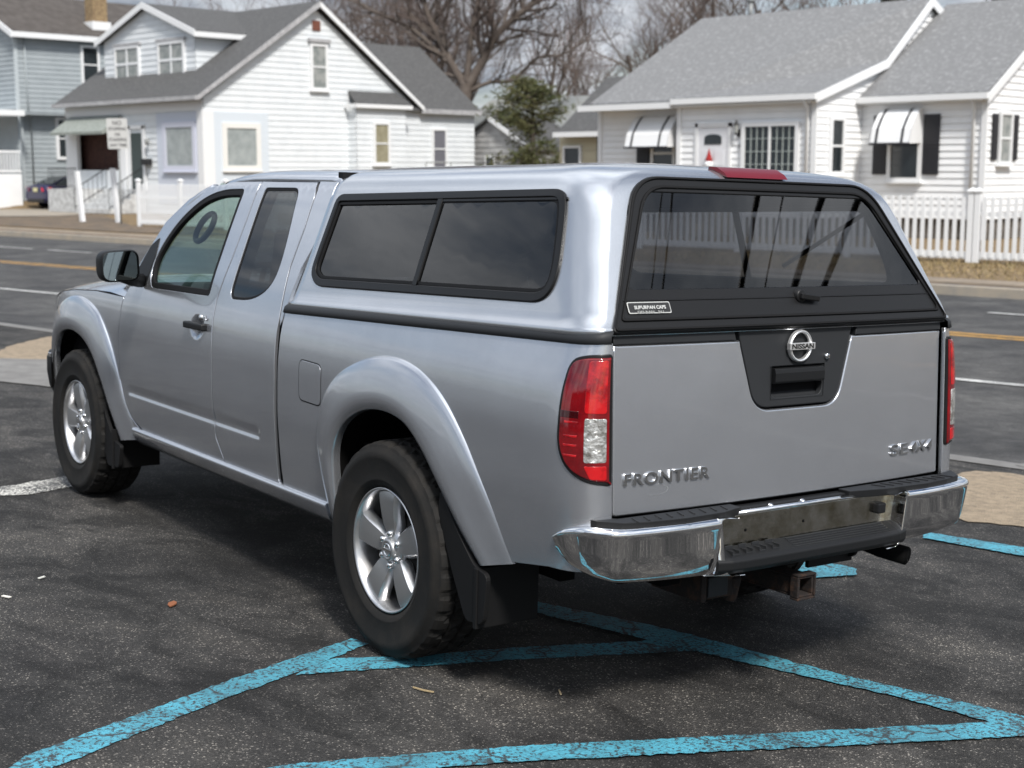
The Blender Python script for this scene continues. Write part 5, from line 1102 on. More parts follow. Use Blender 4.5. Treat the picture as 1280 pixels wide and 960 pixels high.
# roof: from drip line over, front down the windscreen pillars
mb = MB(); rows = []
sec = [(.640, 1.670), (.650, 1.679), (.648, 1.688), (.636, 1.699), (.605, 1.712), (.54, 1.724), (.40, 1.733), (.2, 1.739), (0, 1.741)]
secf = [(-x, z) for x, z in sec] + [(x, z) for x, z in sec[::-1][1:]]
for y, dz, kx in ((.80, -.03, 1), (.82, -.008, 1), (.88, 0, 1), (1.1, .002, 1), (1.4, .003, 1), (1.6, 0, 1), (1.75, -.008, 1), (1.86, -.022, 1), (1.95, -.045, .995), (2.02, -.075, .99)):
    rows.append([Vector((x * kx, y, z + dz * (1 if abs(x) < .6 else (.9 if y < 1.7 else 1.0)))) for x, z in secf])
mb.grid(rows); roof = pb(mb, 'cab_roof', paint)
# a pillars + windscreen
mb = MB()
for s in (-1, 1):
    P = [(s * .645, 2.00, 1.632), (s * .672, 2.13, 1.585), (s * .70, 2.27, 1.50), (s * .745, 2.42, 1.375), (s * .785, 2.55, 1.235), (s * .81, 2.66, 1.13)]
    mb.tube(spline(P, 4), .030, 10)
pb(mb, 'windscreen_pillar', paint)
mb = MB(); rows = []
for k in range(9):
    t = k / 8; y = 1.98 + .80 * t; z = 1.665 - .52 * t ** 1.05; hw = .63 + .16 * t
    rows.append([Vector((hw * u, y + .10 * (1 - u * u), z)) for u in [-1 + i / 6 for i in range(13)]])
mb.grid(rows); pb(mb, 'windscreen', glass_clear)
# hood
mb = MB(); rows = []
for y, ze, zc in ((2.60, 1.098, 1.165), (2.8, 1.108, 1.185), (3.0, 1.104, 1.18), (3.3, 1.088, 1.165), (3.55, 1.064, 1.135), (3.75, 1.028, 1.09), (3.88, .975, 1.03), (3.93, .93, .97)):
    we = W(y, ze) - .001
    rows.append([Vector((we * math.copysign(abs(u) ** .9, u), y + .08 * (1 - u * u) * (y > 3.5), ze + (zc - ze) * (1 - abs(u) ** 3.2))) for u in [-1 + i / 12 for i in range(25)]])
mb.grid(rows); pb(mb, 'hood', paint)
mb = MB()
for x in (-.55, -.27, 0, .27, .55): mb.tube([(x, 3.93, .72), (x * .96, 3.93, .92)], .018, 6)
mb.bb((-.60, 3.84, .70), (.60, 3.91, .93)); pb(mb, 'grille', black)
for s in (-1, 1):
    mb = MB(); mb.prism([(s * .60, 3.94, .76), (s * .70, 3.92, .76), (s * .775, 3.86, .82), (s * .765, 3.86, .93), (s * .60, 3.93, .93)], (0, -.08, 0)); pb(mb, 'headlight', clearlens, bevel=.01)
# front bumper
mb = MB(); rows = []
path = [(-.84, 3.82), (-.845, 3.88), (-.81, 3.95), (-.7, 4.06), (-.4, 4.10), (0, 4.12), (.4, 4.10), (.7, 4.06), (.83, 3.96), (.875, 3.87), (.875, 3.80)]
for x, y in spline(path, 3):
    rows.append([Vector((x * k, 3.7 + (y - 3.7) * k2, z)) for k, k2, z in ((.93, .8, .70), (.985, .98, .70), (1, 1, .66), (1, 1, .58), (.985, .98, .50), (.95, .9, .44), (.9, .8, .43))])
mb.grid(rows); fb = pb(mb, 'front_bumper', black)
mb = MB()
for s in (-1, 1): mb.box((s * .842, 3.84, .680), (.008, .04, .025))
pb(mb, 'bumper_end_trim', chrome, bevel=.003, parent=fb)

# ---- tailgate
tgy = lambda x, z: -1.083 + .028 * (abs(x) / .75) ** 2.2 + .052 * (z - .70) * .95
TF = lambda x, z: Vector((x, tgy(x, z), z))
Hr = (0, -1, 0)
ins = roundpoly([(-.272, 1.262), (-.185, .990), (.185, .990), (.272, 1.262)], [0, .06, .06, 0], 8)
tgo = [(-.752, 1.209), (-.752, .700), (.752, .700), (.752, 1.209), (.2735, 1.209)] + [p for p in [(.262, 1.205)]]
# outline with the charcoal insert cut out from the top
cut = [p for p in roundpoly([(-.258, 1.209), (-.190, .985), (.190, .985), (.258, 1.209)], [0, .065, .065, 0], 8)]
tgo = [(-.752, 1.209), (-.752, .705), (-.74, .699), (.74, .699), (.752, .705), (.752, 1.209)] + cut[::-1]
tg = panel('tailgate', tgo, TF, paint, T, Hr, edge=.007, thick=.03, grid=.035)
for s in (-1, 1):
    st = [(s * .2745, 1.211), (s * .752, 1.211), (s * .752, 1.243), (s * .2845, 1.243)]
    panel('top_trim_strip', st, TF, insertm, tg, Hr, off=.001, edge=.003, thick=.02)
hand = roundpoly([(-.118, 1.118), (-.118, 1.022), (.118, 1.022), (.118, 1.118)], [.01, .028, .028, .01], 5)
insert = panel('handle_surround', roundpoly([(-.265, 1.243), (-.190, .992), (.190, .992), (.265, 1.243)], [0, .058, .058, 0], 8), TF, insertm, tg, Hr, holes=[hand], off=-.004, edge=.004, thick=.02)
mb = MB(); y0 = -1.065
rows = [[Vector((x, y0 + .0, 1.124)), Vector((x, y0 + .055, 1.105)), Vector((x, y0 + .055, 1.06)), Vector((x, y0 + .03, 1.028)), Vector((x, y0 + .0, 1.016))] for x in (-.122, -.06, 0, .06, .122)]
mb.grid(rows); mb.poly(rows[0]); mb.poly(rows[-1]); pb(mb, 'handle_pocket', insertm, parent=tg)
mb = MB(); rows = [[Vector((x, y, z)) for y, z in ((y0 + .01, 1.116), (y0 - .006, 1.114), (y0 - .010, 1.10), (y0 - .010, 1.072), (y0 - .004, 1.066), (y0 + .01, 1.066))] for x in (-.114, 0, .114)]
mb.grid(rows, False); mb.poly(rows[0]); mb.poly(rows[-1]); pb(mb, 'tailgate_handle', black, bevel=.003, parent=tg)
mb = MB(); mb.lathe([(0, tgy(.11, 1.14) - .006), (.009, tgy(.11, 1.14) - .006), (.010, tgy(.11, 1.14) + .004)], 20, 'Y', (.135, 0, 1.145)); mb.bb((.1335, tgy(.11, 1.14) - .0075, 1.139), (.1365, tgy(.11, 1.14) - .005, 1.151)); pb(mb, 'tailgate_lock', chromeb, parent=tg)
# emblem: ring with a crossbar
ey = tgy(0, 1.185) - .006
em = MB()
ring = []
for j in range(48):
    th = 2 * PI * j / 48; c_, s_ = math.cos(th), math.sin(th)
    ring.append([Vector((c_ * r, ey - d, 1.184 + s_ * r)) for r, d in ((.0535, -.004), (.0525, .005), (.0485, .010), (.0440, .008), (.0420, .003), (.0420, -.004))])
em.grid([list(r) for r in zip(*ring)], True, True)
em.bb((-.058, ey - .014, 1.173), (.058, ey + .002, 1.195))
emo = pb(em, 'emblem', emblemm, bevel=.0015, parent=tg)
text_mesh('emblem_lettering', 'NISSAN', .0215, lambda u, v, w_: Vector((u, ey - .0142 - w_ * .5, 1.1835 + v)), blackm, tg, ext=.001, width=.100, bev=0, bold=.0006)
badF = lambda cx, cz, k=1: (lambda u, v, w_: TF(cx + u, cz + v) + Vector((0, -.001 - w_, 0)))
text_mesh('model_badge', 'FRONTIER', .050, badF(-.553, .806), chromeb, tg, ext=.005, width=.330, bev=.0005, bold=.0008, spacing=1.16)
text_mesh('trim_badge', 'SE', .052, badF(.520, .802), chromeb, tg, ext=.0045, width=.098, bev=.0005, bold=.0006, spacing=1.12)
text_mesh('trim_badge', '4X4', .052, badF(.643, .803), chromeb, tg, ext=.0045, width=.132, bev=.0005, shear=.2, bold=.0008, spacing=1.2)
# faint sticker outline under the badge
mb = MB()
for k in range(30):
    a = -PI * .62 + k / 29 * PI * 1.25; a2 = -PI * .62 + (k + 1) / 29 * PI * 1.25
    pa, pb_, pc, pd = [TF(-.60 + .055 * math.cos(t) * rr_, .770 + .016 * math.sin(t) * rr_) + Vector((0, -.0007, 0)) for t, rr_ in ((a, 1), (a2, 1), (a2, .93), (a, .93))]
    mb.poly([pa, pb_, pc, pd])
pb(mb, 'sticker_residue', mat('residue', (.2, .21, .22), .6), parent=tg)
# bed floor, front wall, inside dark
mb = MB(); mb.bb((-.76, -1.03, .66), (.76, .86, .70)); mb.bb((-.76, .84, .5), (.76, .88, 1.15)); mb.bb((-.74, -1.03, .56), (.74, -1.0, 1.2)); pb(mb, 'bed_floor', dark)
# ---- tail lights
for s in (-1, 1):
    BF = bedF(s)
    o = roundpoly([(-.940, 1.165), (-.929, 1.05), (-.929, .905), (-.962, .842), (-1.03, .808), (-1.121, .797), (-1.121, 1.187), (-1.0, 1.183)], [.04, .05, .05, .06, .06, .014, .014, .05], 6)
    inn = offset(o, -.009) if area(o) > 0 else offset(o, .009)
    tl = panel('tail_light', o, BF, blackm, T, hint(s), off=.006, edge=.004, thick=.012, grid=.02)
    panel('red_lens', inn, BF, redlens, tl, hint(s), off=.011, edge=.006, thick=.008, grid=.015)
    panel('bright_lens', roundpoly([(-1.022, 1.165), (-1.022, 1.012), (-1.100, 1.012), (-1.100, 1.170)], .012), BF, redbright, tl, hint(s), off=.0128, edge=.003, thick=.003, grid=.015)
    panel('reverse_lens', roundpoly([(-1.024, 1.000), (-1.024, .868), (-1.100, .868), (-1.100, 1.000)], .010), BF, clearlens, tl, hint(s), off=.0128, edge=.003, thick=.004, grid=.015)
    panel('lower_reflector', roundpoly([(-1.024, .860), (-1.045, .820), (-1.100, .816), (-1.100, .860)], .008), BF, redbright, tl, hint(s), off=.0125, edge=.002, thick=.003, grid=.015)
    panel('lens_band', [(-.942, 1.018), (-.942, .998), (-1.004, .998), (-1.004, 1.018)], BF, reddark, tl, hint(s), off=.0122, edge=.001, thick=.002, grid=.015)
    for k, zz in enumerate((.985, .945, .918, .888)):
        panel('lens_rib', [(-.958, zz + .004), (-.958, zz - .004), (-1.002, zz - .004), (-1.002, zz + .004)], BF, redbright, tl, hint(s), off=.0125, edge=.002, thick=.003, grid=.015)
# ---- rear bumper
def bump_rows(path, sec_):
    rows = []
    for i, (x, y, zb, ztp) in enumerate(path):
        a = Vector(path[max(i - 1, 0)][:2]); b_ = Vector(path[min(i + 1, len(path) - 1)][:2]); t = (b_ - a).normalized(); n = Vector((t.y, -t.x))
        if n.y > .3 : n = -n
        if n.dot(Vector((x, -.6))) < 0: n = -n
        rows.append([Vector((x + n.x * d, y + n.y * d, (zb + (z - .53) * (ztp - zb) / (.683 - .53)))) for d, z in sec_])
    return rows
for s in (-1, 1):
    path = [(.425, -1.130, .503), (.430, -1.182, .502), (.445, -1.190, .502), (.56, -1.190, .506), (.70, -1.178, .512), (.805, -1.155, .518), (.850, -1.110, .525), (.876, -1.055, .534), (.889, -1.005, .547), (.892, -.970, .562), (.892, -.945, .578)]
    path = [p + (zt,) for p, zt in zip(path, [.683] * 7 + [.680, .670, .656, .640])]
    P = [(s * x, y, z, q) for x, y, z, q in spline(path, 4)]
    sec_ = [(-.07, .681), (-.030, .686), (-.014, .685), (-.006, .681), (-.002, .674), (-.002, .666), (-.005, .655), (-.012, .61), (-.020, .57), (-.026, .548), (-.036, .536), (-.05, .531), (-.10, .53)]
    mb = MB(); rows = bump_rows(P, sec_); mb.grid(rows); mb.poly(rows[0]); mb.poly(rows[-1]); pb(mb, 'rear_bumper', chrome)
    # black step pad on top
    mb = MB()
    top = [(.30, -1.135), (.40, -1.165), (.56, -1.170), (.68, -1.155), (.775, -1.13), (.825, -1.07), (.84, -1.01), (.80, -1.0), (.77, -1.05), (.75, -1.075), (.30, -1.085)] if s < 0 else [(.20, -1.135), (.35, -1.165), (.56, -1.170), (.68, -1.155), (.775, -1.13), (.825, -1.07), (.84, -1.01), (.80, -1.0), (.77, -1.05), (.75, -1.075), (.20, -1.085)]
    mb.prism([(s * x, y, .676) for x, y in top], (0, 0, .024)); 
    for k in range(9): mb.box((s * (.36 + k * .045), -1.12, .701), (.006, .05, .004), rz=.35 * s)
    pb(mb, 'step_pad', black, bevel=.008)
mb = MB()
mb.bb((-.46, -1.138, .575), (.46, -1.118, .678))
cp_ = pb(mb, 'plate_panel', chromed, bevel=.004)
mb = MB(); mb.tube([(-.44, -1.132, .680), (.44, -1.132, .680)], .008, 8); pb(mb, 'plate_panel_lip', chrome, parent=cp_)
mb = MB()
for x in (-.42, .34): mb.box((x, -1.145, .632), (.040, .03, .036))
pb(mb, 'plate_lamp', black, bevel=.006, parent=cp_)
mb = MB()
for x in (-.28, -.02): mb.lathe([(0, -1.1395), (.005, -1.1390), (.005, -1.137)], 12, 'Y', (x, 0, .625))
pb(mb, 'bolt_hole', underm, parent=cp_)
mb = MB(); rows = []
for x in [-.436 + i * .04844 for i in range(19)]:
    k = 1 - (abs(x) / .446) ** 10 * 1.9
    rows.append([Vector((x, y, z)) for y, z in ((-1.11, .590), (-1.128, .590), (-1.136, .582), (-1.182 - .014 * k, .560), (-1.194 - .014 * k, .550), (-1.194 - .014 * k, .524), (-1.180 - .008 * k, .508), (-1.10, .500))])
mb.grid(rows, False); mb.poly(rows[0]); mb.poly(rows[-1]); cs = pb(mb, 'centre_step', black, bevel=.004)
mb = MB()
for k in range(4):
    x = -.36 + k * .058
    for q in (-.014, .014): mb.box((x + q, -1.165, .571), (.003, .036, .012))
    for q in (-.019, .019): mb.box((x, -1.165 + q * .9, .571 + q * .5 * -1 * -1), (.031, .003, .012))
for k in range(5): mb.box((.12, -1.148 - k * .010, .5785 - k * .0045), (.46, .004, .006))
pb(mb, 'step_tread', insertm, parent=cs)
mb = MB(); mb.bb((-.74, -1.10, .60), (.74, -1.04, .675)); mb.bb((-.30, -1.118, .655), (.30, -1.07, .690)); pb(mb, 'bumper_bracket', black, bevel=.004)
mb = MB()
for x in (-.155, -.01): mb.lathe([(0, -.012), (.006, -.011), (.010, -.004), (.010, 0)], 14, 'Y', (x, -1.118, .684))
pb(mb, 'bumper_bolt', chromeb)
# hitch receiver
mb = MB(); cx, cz = -.015, .412
for a, b_ in (((-.035, .027), (.035, .035)), ((-.035, -.035), (.035, -.027)), ((-.035, -.027), (-.027, .027)), ((.027, -.027), (.035, .027))):
    mb.bb((cx + a[0], -1.16, cz + a[1]), (cx + b_[0], -.70, cz + b_[1]))
for a, b_ in (((-.043, .035), (.043, .043)), ((-.043, -.043), (.043, -.035)), ((-.043, -.035), (-.035, .035)), ((.035, -.035), (.043, .035))):
    mb.bb((cx + a[0], -1.165, cz + a[1]), (cx + b_[0], -1.13, cz + b_[1]))
mb.bb((-.55, -.86, .42), (.55, -.78, .50)); mb.box((-.27, -.98, .415), (.12, .10, .07)); mb.box((-.36, -.93, .43), (.02, .24, .10)); mb.tube([(-.20, -1.02, .44), (-.20, -1.0, .36)], .025, 10)
hr = pb(mb, 'hitch_receiver', rust, bevel=.003)
mb = MB(); mb.box((-.285, -1.03, .42), (.085, .012, .065)); pb(mb, 'wiring_plug', insertm, bevel=.003, parent=hr)
# underbody
mb = MB()
for s in (-1, 1):
    mb.bb((s * .42, -1.0, .44), (s * .50, 3.7, .56))
    mb.bb((s * .54, -.62, .38), (s * .60, .66, .42))
    mb.tube([(s * .57, -.12, .35), (s * .57, -.30, .80)], .03, 8)
mb.bb((-.62, .95, .46), (.62, 3.6, .62)); mb.bb((-.40, .3, .40), (-.1, 1.4, .56)); mb.bb((-.82, .45, .50), (.82, .92, .68)); mb.bb((-.70, 3.0, .3), (.70, 3.4, .5))
mb.tube([(-.72, 0, .385), (.72, 0, .385)], .045, 12); mb.lathe([(0, -.14), (.10, -.12), (.14, -.04), (.14, .05), (.09, .13), (0, .14)], 20, 'Y', (.0, 0, .39))
mb.tube([(0, .1, .40), (0, 2.2, .50)], .035, 10)
pb(mb, 'chassis', underm)
mb = MB(); mb.tube([(.45, .6, .42), (.52, -.3, .50), (.56, -.62, .47), (.56, -.98, .43), (.585, -1.08, .42)], .033, 14); mb.lathe([(.0, -.60), (.075, -.59), (.095, -.52), (.095, -.16), (.075, -.10), (0, -.09)], 20, 'Y', (.42, 0, .45)); pb(mb, 'exhaust', underm)
mb = MB(); mb.lathe([(.30, -.13), (.335, -.12), (.345, 0), (.335, .12), (.30, .13)], 40, 'Z', (.45, -.55, .52)); pb(mb, 'spare_tyre', tyrem)

# ---- wheels
def make_wheel():
    wh = bpy.data.objects.new('wheel', None); C.objects.link(wh); wh.parent = T
    mb = MB(); K = 180
    prof = [(.216, .085), (.222, .104), (.229, .112), (.236, .121), (.248, .126), (.252, .1285), (.256, .127), (.290, .134), (.325, .1345), (.330, .1365), (.348, .134), (.352, .131), (.366, .122)]
    rows = []
    for r, a in prof: rows.append([Vector((a, r * math.cos(2 * PI * j / K), r * math.sin(2 * PI * j / K))) for j in range(K)])
    def ringblk(r, a, dep, ph, per=6):
        return [Vector((a, (r - (dep if (j + ph) % per < 2 else 0)) * math.cos(2 * PI * j / K), (r - (dep if (j + ph) % per < 2 else 0)) * math.sin(2 * PI * j / K))) for j in range(K)]
    mb.grid(rows, True, True)
    tr = [rows[-1], ringblk(.376, .118, .003, 0), ringblk(.384, .104, .006, 0), ringblk(.387, .085, .008, 0), ringblk(.3885, .062, .011, 1), ringblk(.376, .060, 0, 0), ringblk(.376, .052, 0, 0), ringblk(.3885, .050, .010, 3), ringblk(.389, .010, .010, 5), ringblk(.376, .006, 0, 0), ringblk(.376, -.006, 0, 0), ringblk(.389, -.010, .01, 2), ringblk(.3885, -.05, .01, 4), ringblk(.376, -.052, 0, 0), ringblk(.376, -.06, 0, 0), ringblk(.3885, -.062, .01, 0), ringblk(.384, -.104, .01, 0), ringblk(.366, -.122, 0, 0)]
    mb.grid(tr, False, True)
    mb.lathe([(.366, -.122), (.33, -.135), (.27, -.132), (.22, -.11)], 90)
    ty = mb.build('tyre', tyrem, wh, local=True, recalc=False)
    # raised blank sidewall ribs
    mb = MB()
    mb.lathe([(.2205, .100), (.2235, .110), (.2215, .116), (.2165, .114), (.2125, .106), (.207, .088), (.203, .06), (.198, -.10), (.19, -.11)], 90)
    rim = mb.build('rim', alloy, wh, local=True, recalc=False)
    # spokes
    mb = MB(); me2 = MB()
    for k in range(5):
        ang = math.radians(90 + 72 * k + 4)
        st = [(.040, .024, .083), (.065, .030, .089), (.09, .0365, .0945), (.12, .0405, .099), (.15, .0435, .1015), (.175, .0465, .1025), (.195, .0495, .102), (.209, .053, .098)]
        rowsA = []; rowsB = []
        for r, hw, xo in st:
            def pt(u, x, r=r): 
                # u lateral offset, measured along an arc at the rim
                a = ang + u / max(r, .05) if r > .15 else ang
                if r > .15: return Vector((x, r * math.cos(a), r * math.sin(a)))
                return Vector((x, r * math.cos(ang) - u * math.sin(ang), r * math.sin(ang) + u * math.cos(ang)))
            bw = .013 if r > .08 else .007
            rowsA.append([pt(-hw, xo), pt(-hw * .5, xo + .0012), pt(0, xo + .0015), pt(hw * .5, xo + .0012), pt(hw, xo)])
            rowsB.append([pt(-hw - bw * .9, xo - .040), pt(-hw - bw, xo - .018), pt(-hw, xo)]); rowsB.append(None)
            rowsB[-1] = [pt(hw, xo), pt(hw + bw, xo - .018), pt(hw + bw * .9, xo - .040)]
        me2.grid(rowsA)
        mb.grid(rowsB[0::2]); mb.grid(rowsB[1::2])
    sp = mb.build('spoke', alloy, rim, local=True, recalc=False)
    sp2 = me2.build('spoke_face', alloyd, rim, local=True, recalc=False)
    mb = MB(); mb.lathe([(.060, .03), (.074, .060), (.072, .078), (.062, .086), (.048, .088), (.040, .090)], 48)
    mb.build('hub', alloy, rim, local=True, recalc=False)
    mb = MB(); mb.lathe([(.041, .085), (.040, .100), (.036, .1055), (.030, .106), (.028, .104), (0, .105)], 40)
    mb.build('centre_cap', alloyd, rim, local=True, recalc=False)
    mb = MB()
    ringe = []
    for j in range(32):
        th = 2 * PI * j / 32; ringe.append([Vector((.1045 + d, r * math.cos(th), r * math.sin(th))) for r, d in ((.0245, 0), (.023, .003), (.020, .003), (.0185, 0))])
    mb.grid([list(r) for r in zip(*ringe)], True, True); mb.bb((.104, -.027, -.0045), (.1085, .027, .0045)); mb.build('cap_emblem', chromeb, rim, local=True)
    for k in range(6):
        a = math.radians(60 * k + 30); mb = MB(); cc = (0, .0572 * math.cos(a), .0572 * math.sin(a))
        mb.lathe([(.0135, .070), (.0125, .086), (.0105, .0985), (.006, .102), (0, .1025)], 12, 'X', cc); mb.build('lug_nut', chromeb, rim, local=True, recalc=False)
    mb = MB(); mb.lathe([(.168, .0), (.168, .045), (.05, .055)], 40); mb.lathe([(.06, .0), (.07, .03), (.0, .03)], 30); mb.lathe([(.196, -.04), (.0, -.04)], 40); mb.build('brake_disc', brake, wh, local=True, recalc=False)
    return wh
def copy_tree(o, parent=None):
    c = o.copy(); C.objects.link(c); c.parent = parent
    for ch in list(o.children): copy_tree(ch, c)
    return c
w0 = make_wheel()
first = True
for s, y, rot in ((-1, 0, 0), (-1, 3.2, 12), (1, 0, 40), (1, 3.2, 20)):
    o = w0 if first else copy_tree(w0, T); first = False
    o.location = (s * .790, y, .388); o.rotation_euler = (math.radians(rot), 0, PI if s < 0 else 0)

# ---- camper shell
CR = [(1.182, .838, -1.058, .905, .06, .16), (1.190, .842, -1.062, .905, .06, .16), (1.202, .841, -1.062, .903, .06, .16), (1.207, .834, -1.056, .90, .06, .17), (1.25, .822, -1.040, .885, .06, .19), (1.30, .806, -1.016, .875, .065, .20), (1.35, .7895, -.993, .868, .065, .20), (1.40, .773, -.970, .86, .065, .20),
      (1.45, .756, -.948, .855, .07, .2), (1.50, .739, -.925, .85, .07, .20), (1.55, .722, -.903, .845, .07, .2), (1.60, .705, -.880, .84, .08, .20), (1.64, .689, -.861, .83, .09, .20), (1.667, .672, -.844, .825, .11, .20), (1.688, .652, -.826, .818, .14, .20), (1.704, .625, -.804, .81, .17, .20), (1.717, .588, -.772, .80, .2, .2),
      (1.728, .535, -.725, .78, .22, .2), (1.737, .46, -.66, .74, .22, .2), (1.744, .35, -.55, .62, .18, .2), (1.748, .22, -.40, .45, .12, .15), (1.750, .08, -.2, .2, .04, .05)]
def shear(y, z):
    k = .030 if z < 1.3 else interp(z, [(1.3, .030), (1.6, .026), (1.74, .012)])
    return z + k * (.8 - y)
def cap_ring(row, inset=0, zk=0):
    z, hw, yr, yf, rx, ry = row; hw -= inset; yr += inset; yf -= inset; P = []
    NX, NY, NC = 24, 84, 10
    for i in range(NC + 1):     # rear left corner (start on the side)
        a = PI / 2 * i / NC; P.append((-(hw - rx + rx * math.cos(a)), yr + ry - ry * math.sin(a)))
    for i in range(1, NX): P.append((-(hw - rx) + 2 * (hw - rx) * i / NX, yr))
    for i in range(NC + 1):
        a = PI / 2 * (1 - i / NC); P.append((hw - rx + rx * math.cos(a), yr + ry - ry * math.sin(a)))
    for i in range(1, NY): P.append((hw, yr + ry + (yf - .06 - yr - ry) * i / NY))
    for i in range(5):
        a = PI / 2 * i / 4; P.append((hw - .04 + .04 * math.cos(a), yf - .06 + .06 * math.sin(a)))
    for i in range(1, 12): P.append(((hw - .04) * (1 - 2 * i / 12), yf))
    for i in range(5):
        a = PI / 2 * (1 - i / 4); P.append((-(hw - .04 + .04 * math.cos(a)), yf - .06 + .06 * math.sin(a)))
    for i in range(1, NY): P.append((-hw, yf - .06 + (yr + ry - yf + .06) * i / NY))
    out_ = []
    for x, y in P:
        if y < yr + ry: y += .030 * (abs(x) / .8) ** 2 * (yr + ry - y) / ry
        out_.append(Vector((x, y, shear(y, z) - zk)))
    return out_
def cap_surface(inset, zk=0):
    rows = []
    fine = []
    for a, b_ in zip(CR, CR[1:]):
        n = max(1, int((b_[0] - a[0]) / .022))
        for k in range(n): fine.append(tuple(p + (q - p) * k / n for p, q in zip(a, b_)))
    fine.append(CR[-1])
    return [cap_ring(r, inset, zk) for r in fine]
win_side = roundpoly([(.735, 1.626), (-.700, 1.628), (-.742, 1.575), (-.812, 1.350), (-.772, 1.268), (.690, 1.268), (.765, 1.316)], [.045, .05, .09, .09, .075, .05, .05], 6)  # unsheared
win_hole = offset(win_side, -.03) if area(win_side) > 0 else offset(win_side, .03)
def hs(m): return roundpoly([(-.540 + m * .9, 1.668 - m), (-.768 + m * 1.1, 1.186 + m), (.768 - m * 1.1, 1.186 + m), (.540 - m * .9, 1.668 - m)], [.10 - m * .6, .02, .02, .10 - m * .6], 8)
hatch_o = hs(0)
hatch_hole = roundpoly([(-.505, 1.615), (-.675, 1.315), (.675, 1.315), (.505, 1.615)], .03, 6)
def unshear(y, z):
    z0 = z
    for k in range(6): z0 = z0 - (shear(y, z0) - z)
    return z0
cut1 = offset(win_side, -.012) if area(win_side) > 0 else offset(win_side, .012)
cut2 = hs(.02)
def cap_mesh(inset, name, m_, parent, zk=0):
    rows = cap_surface(inset, zk); n = len(rows[0]); mb = MB(); mb.v = [p for r in rows for p in r]
    for i in range(len(rows) - 1):
        for j in range(n):
            ids = (i * n + j, i * n + (j + 1) % n, (i + 1) * n + (j + 1) % n, (i + 1) * n + j)
            c_ = sum((mb.v[q] for q in ids), Vector()) / 4; zz = unshear(c_.y, c_.z)
            if abs(c_.x) > .6 and inside((c_.y, zz), cut1): continue
            if c_.y < -.75 and zz < 1.675 and inside((c_.x, zz), cut2): continue
            if c_.y > .80 and abs(c_.x) < .55 and 1.25 < zz < 1.62: continue
            mb.f.append(ids); mb.sm.append(True); mb.mi.append(0)
    mb.f.append(tuple(range((len(rows) - 1) * n, len(rows) * n))); mb.sm.append(True); mb.mi.append(0)
    return pb(mb, name, m_, parent=parent)
shell = cap_mesh(0, 'camper_shell', cappaint, T)
cap_mesh(.022, 'shell_lining', dark, shell, .004)
def capS(s):
    def F(y, z):
        hw = interp(z, [(r[0], r[1]) for r in CR]); x = hw
        yr = interp(z, [(r[0], r[2]) for r in CR]); 
        if y < yr + .2:
            u = min(1, (yr + .2 - y) / .2); rx = interp(z, [(r[0], r[4]) for r in CR]); x = hw - rx + rx * math.sqrt(max(0, 1 - u * u))
        return Vector((s * x, y, shear(y, z)))
    return F
def capR(x, z):
    yr = -1.040 + .457 * (z - 1.25) + .6 * max(0, z - 1.655) ** 2; hw = interp(z, [(r[0], r[1]) for r in CR]); rx = interp(z, [(r[0], r[4]) for r in CR]); y = yr
    if abs(x) > hw - rx: u = min(1, (abs(x) - hw + rx) / rx); y = yr + .2 * (1 - math.sqrt(max(0, 1 - u * u))) * .6
    y += .030 * (abs(x) / .8) ** 2
    return Vector((x, y, z + (.030 - .0133 * (z - 1.3)) * (.8 - y)))
for s in (-1, 1):
    F = capS(s); H = (s, 0, .3)
    fr = panel('side_window_frame', win_side, F, blackm, shell, H, holes=[win_hole], off=.009, edge=.004, thick=.02, grid=.04)
    in2 = offset(win_hole, -.013) if area(win_hole) > 0 else offset(win_hole, .013)
    panel('window_seal', win_hole, F, gasket, fr, H, holes=[in2], off=.003, edge=.002, thick=.02, grid=.04)
    panel('fixed_pane', [(-.035, 1.60), (-.035, 1.30), (.75, 1.30), (.755, 1.35), (.73, 1.605)], F, glass_side if s > 0 else glass_dark, fr, H, off=-.004, thick=0, edge=.0005, grid=.06)
    panel('sliding_pane', [(-.795, 1.35), (-.76, 1.29), (-.005, 1.29), (-.005, 1.605), (-.70, 1.605)], F, glass_side if s > 0 else glass_dark, fr, H, off=.001, thick=0, edge=.0005, grid=.06)
    panel('window_divider', [(-.034, 1.60), (-.034, 1.295), (-.004, 1.295), (-.004, 1.60)], F, blackm, fr, H, off=.009, edge=.003, thick=.012)
    panel('slider_rail', [(-.73, 1.598), (-.035, 1.598), (-.035, 1.588), (-.735, 1.588)], F, blackm, fr, H, off=.006, edge=.002, thick=.008)
Hh = lambda P: Vector((0, -1, .35))
hf = panel('hatch_frame', hatch_o, capR, blackm, shell, Hh, holes=[hatch_hole], off=.008, edge=.004, thick=.022, grid=.035)
# outer seal ridge + inner ridge
for d_, w_, nm in ((-.004, .008, 'hatch_seal'), (-.032, .009, 'hatch_seal')):
    a_ = hs(-d_); b_ = hs(-d_ + w_)
    panel(nm, a_, capR, gasket, hf, Hh, holes=[b_], off=.014, edge=.003, thick=.008, grid=.05)
panel('hatch_glass', roundpoly([(-.515, 1.625), (-.688, 1.305), (.688, 1.305), (.515, 1.625)], .04, 6), capR, glass_rear, hf, Hh, off=.004, thick=0, edge=.0005, grid=.04)
for zz in (1.283,): panel('hatch_rib', [(-.705 , zz), (-.705, zz - .005), (.705, zz - .005), (.705, zz)], capR, blackm, hf, Hh, off=.0105, edge=.002, thick=.004, grid=.1)
mb = MB(); q = capR(.02, 1.288); mb.lathe([(.024, .0), (.022, .022), (.0, .024)], 20, 'Y', (0, 0, 0)); 
for v in mb.v: v.y = -v.y
mb.box((.03, -.028, -.004), (.085, .016, .020), M=Matrix.Rotation(.12, 3, 'Y'))
for v in mb.v: v += q
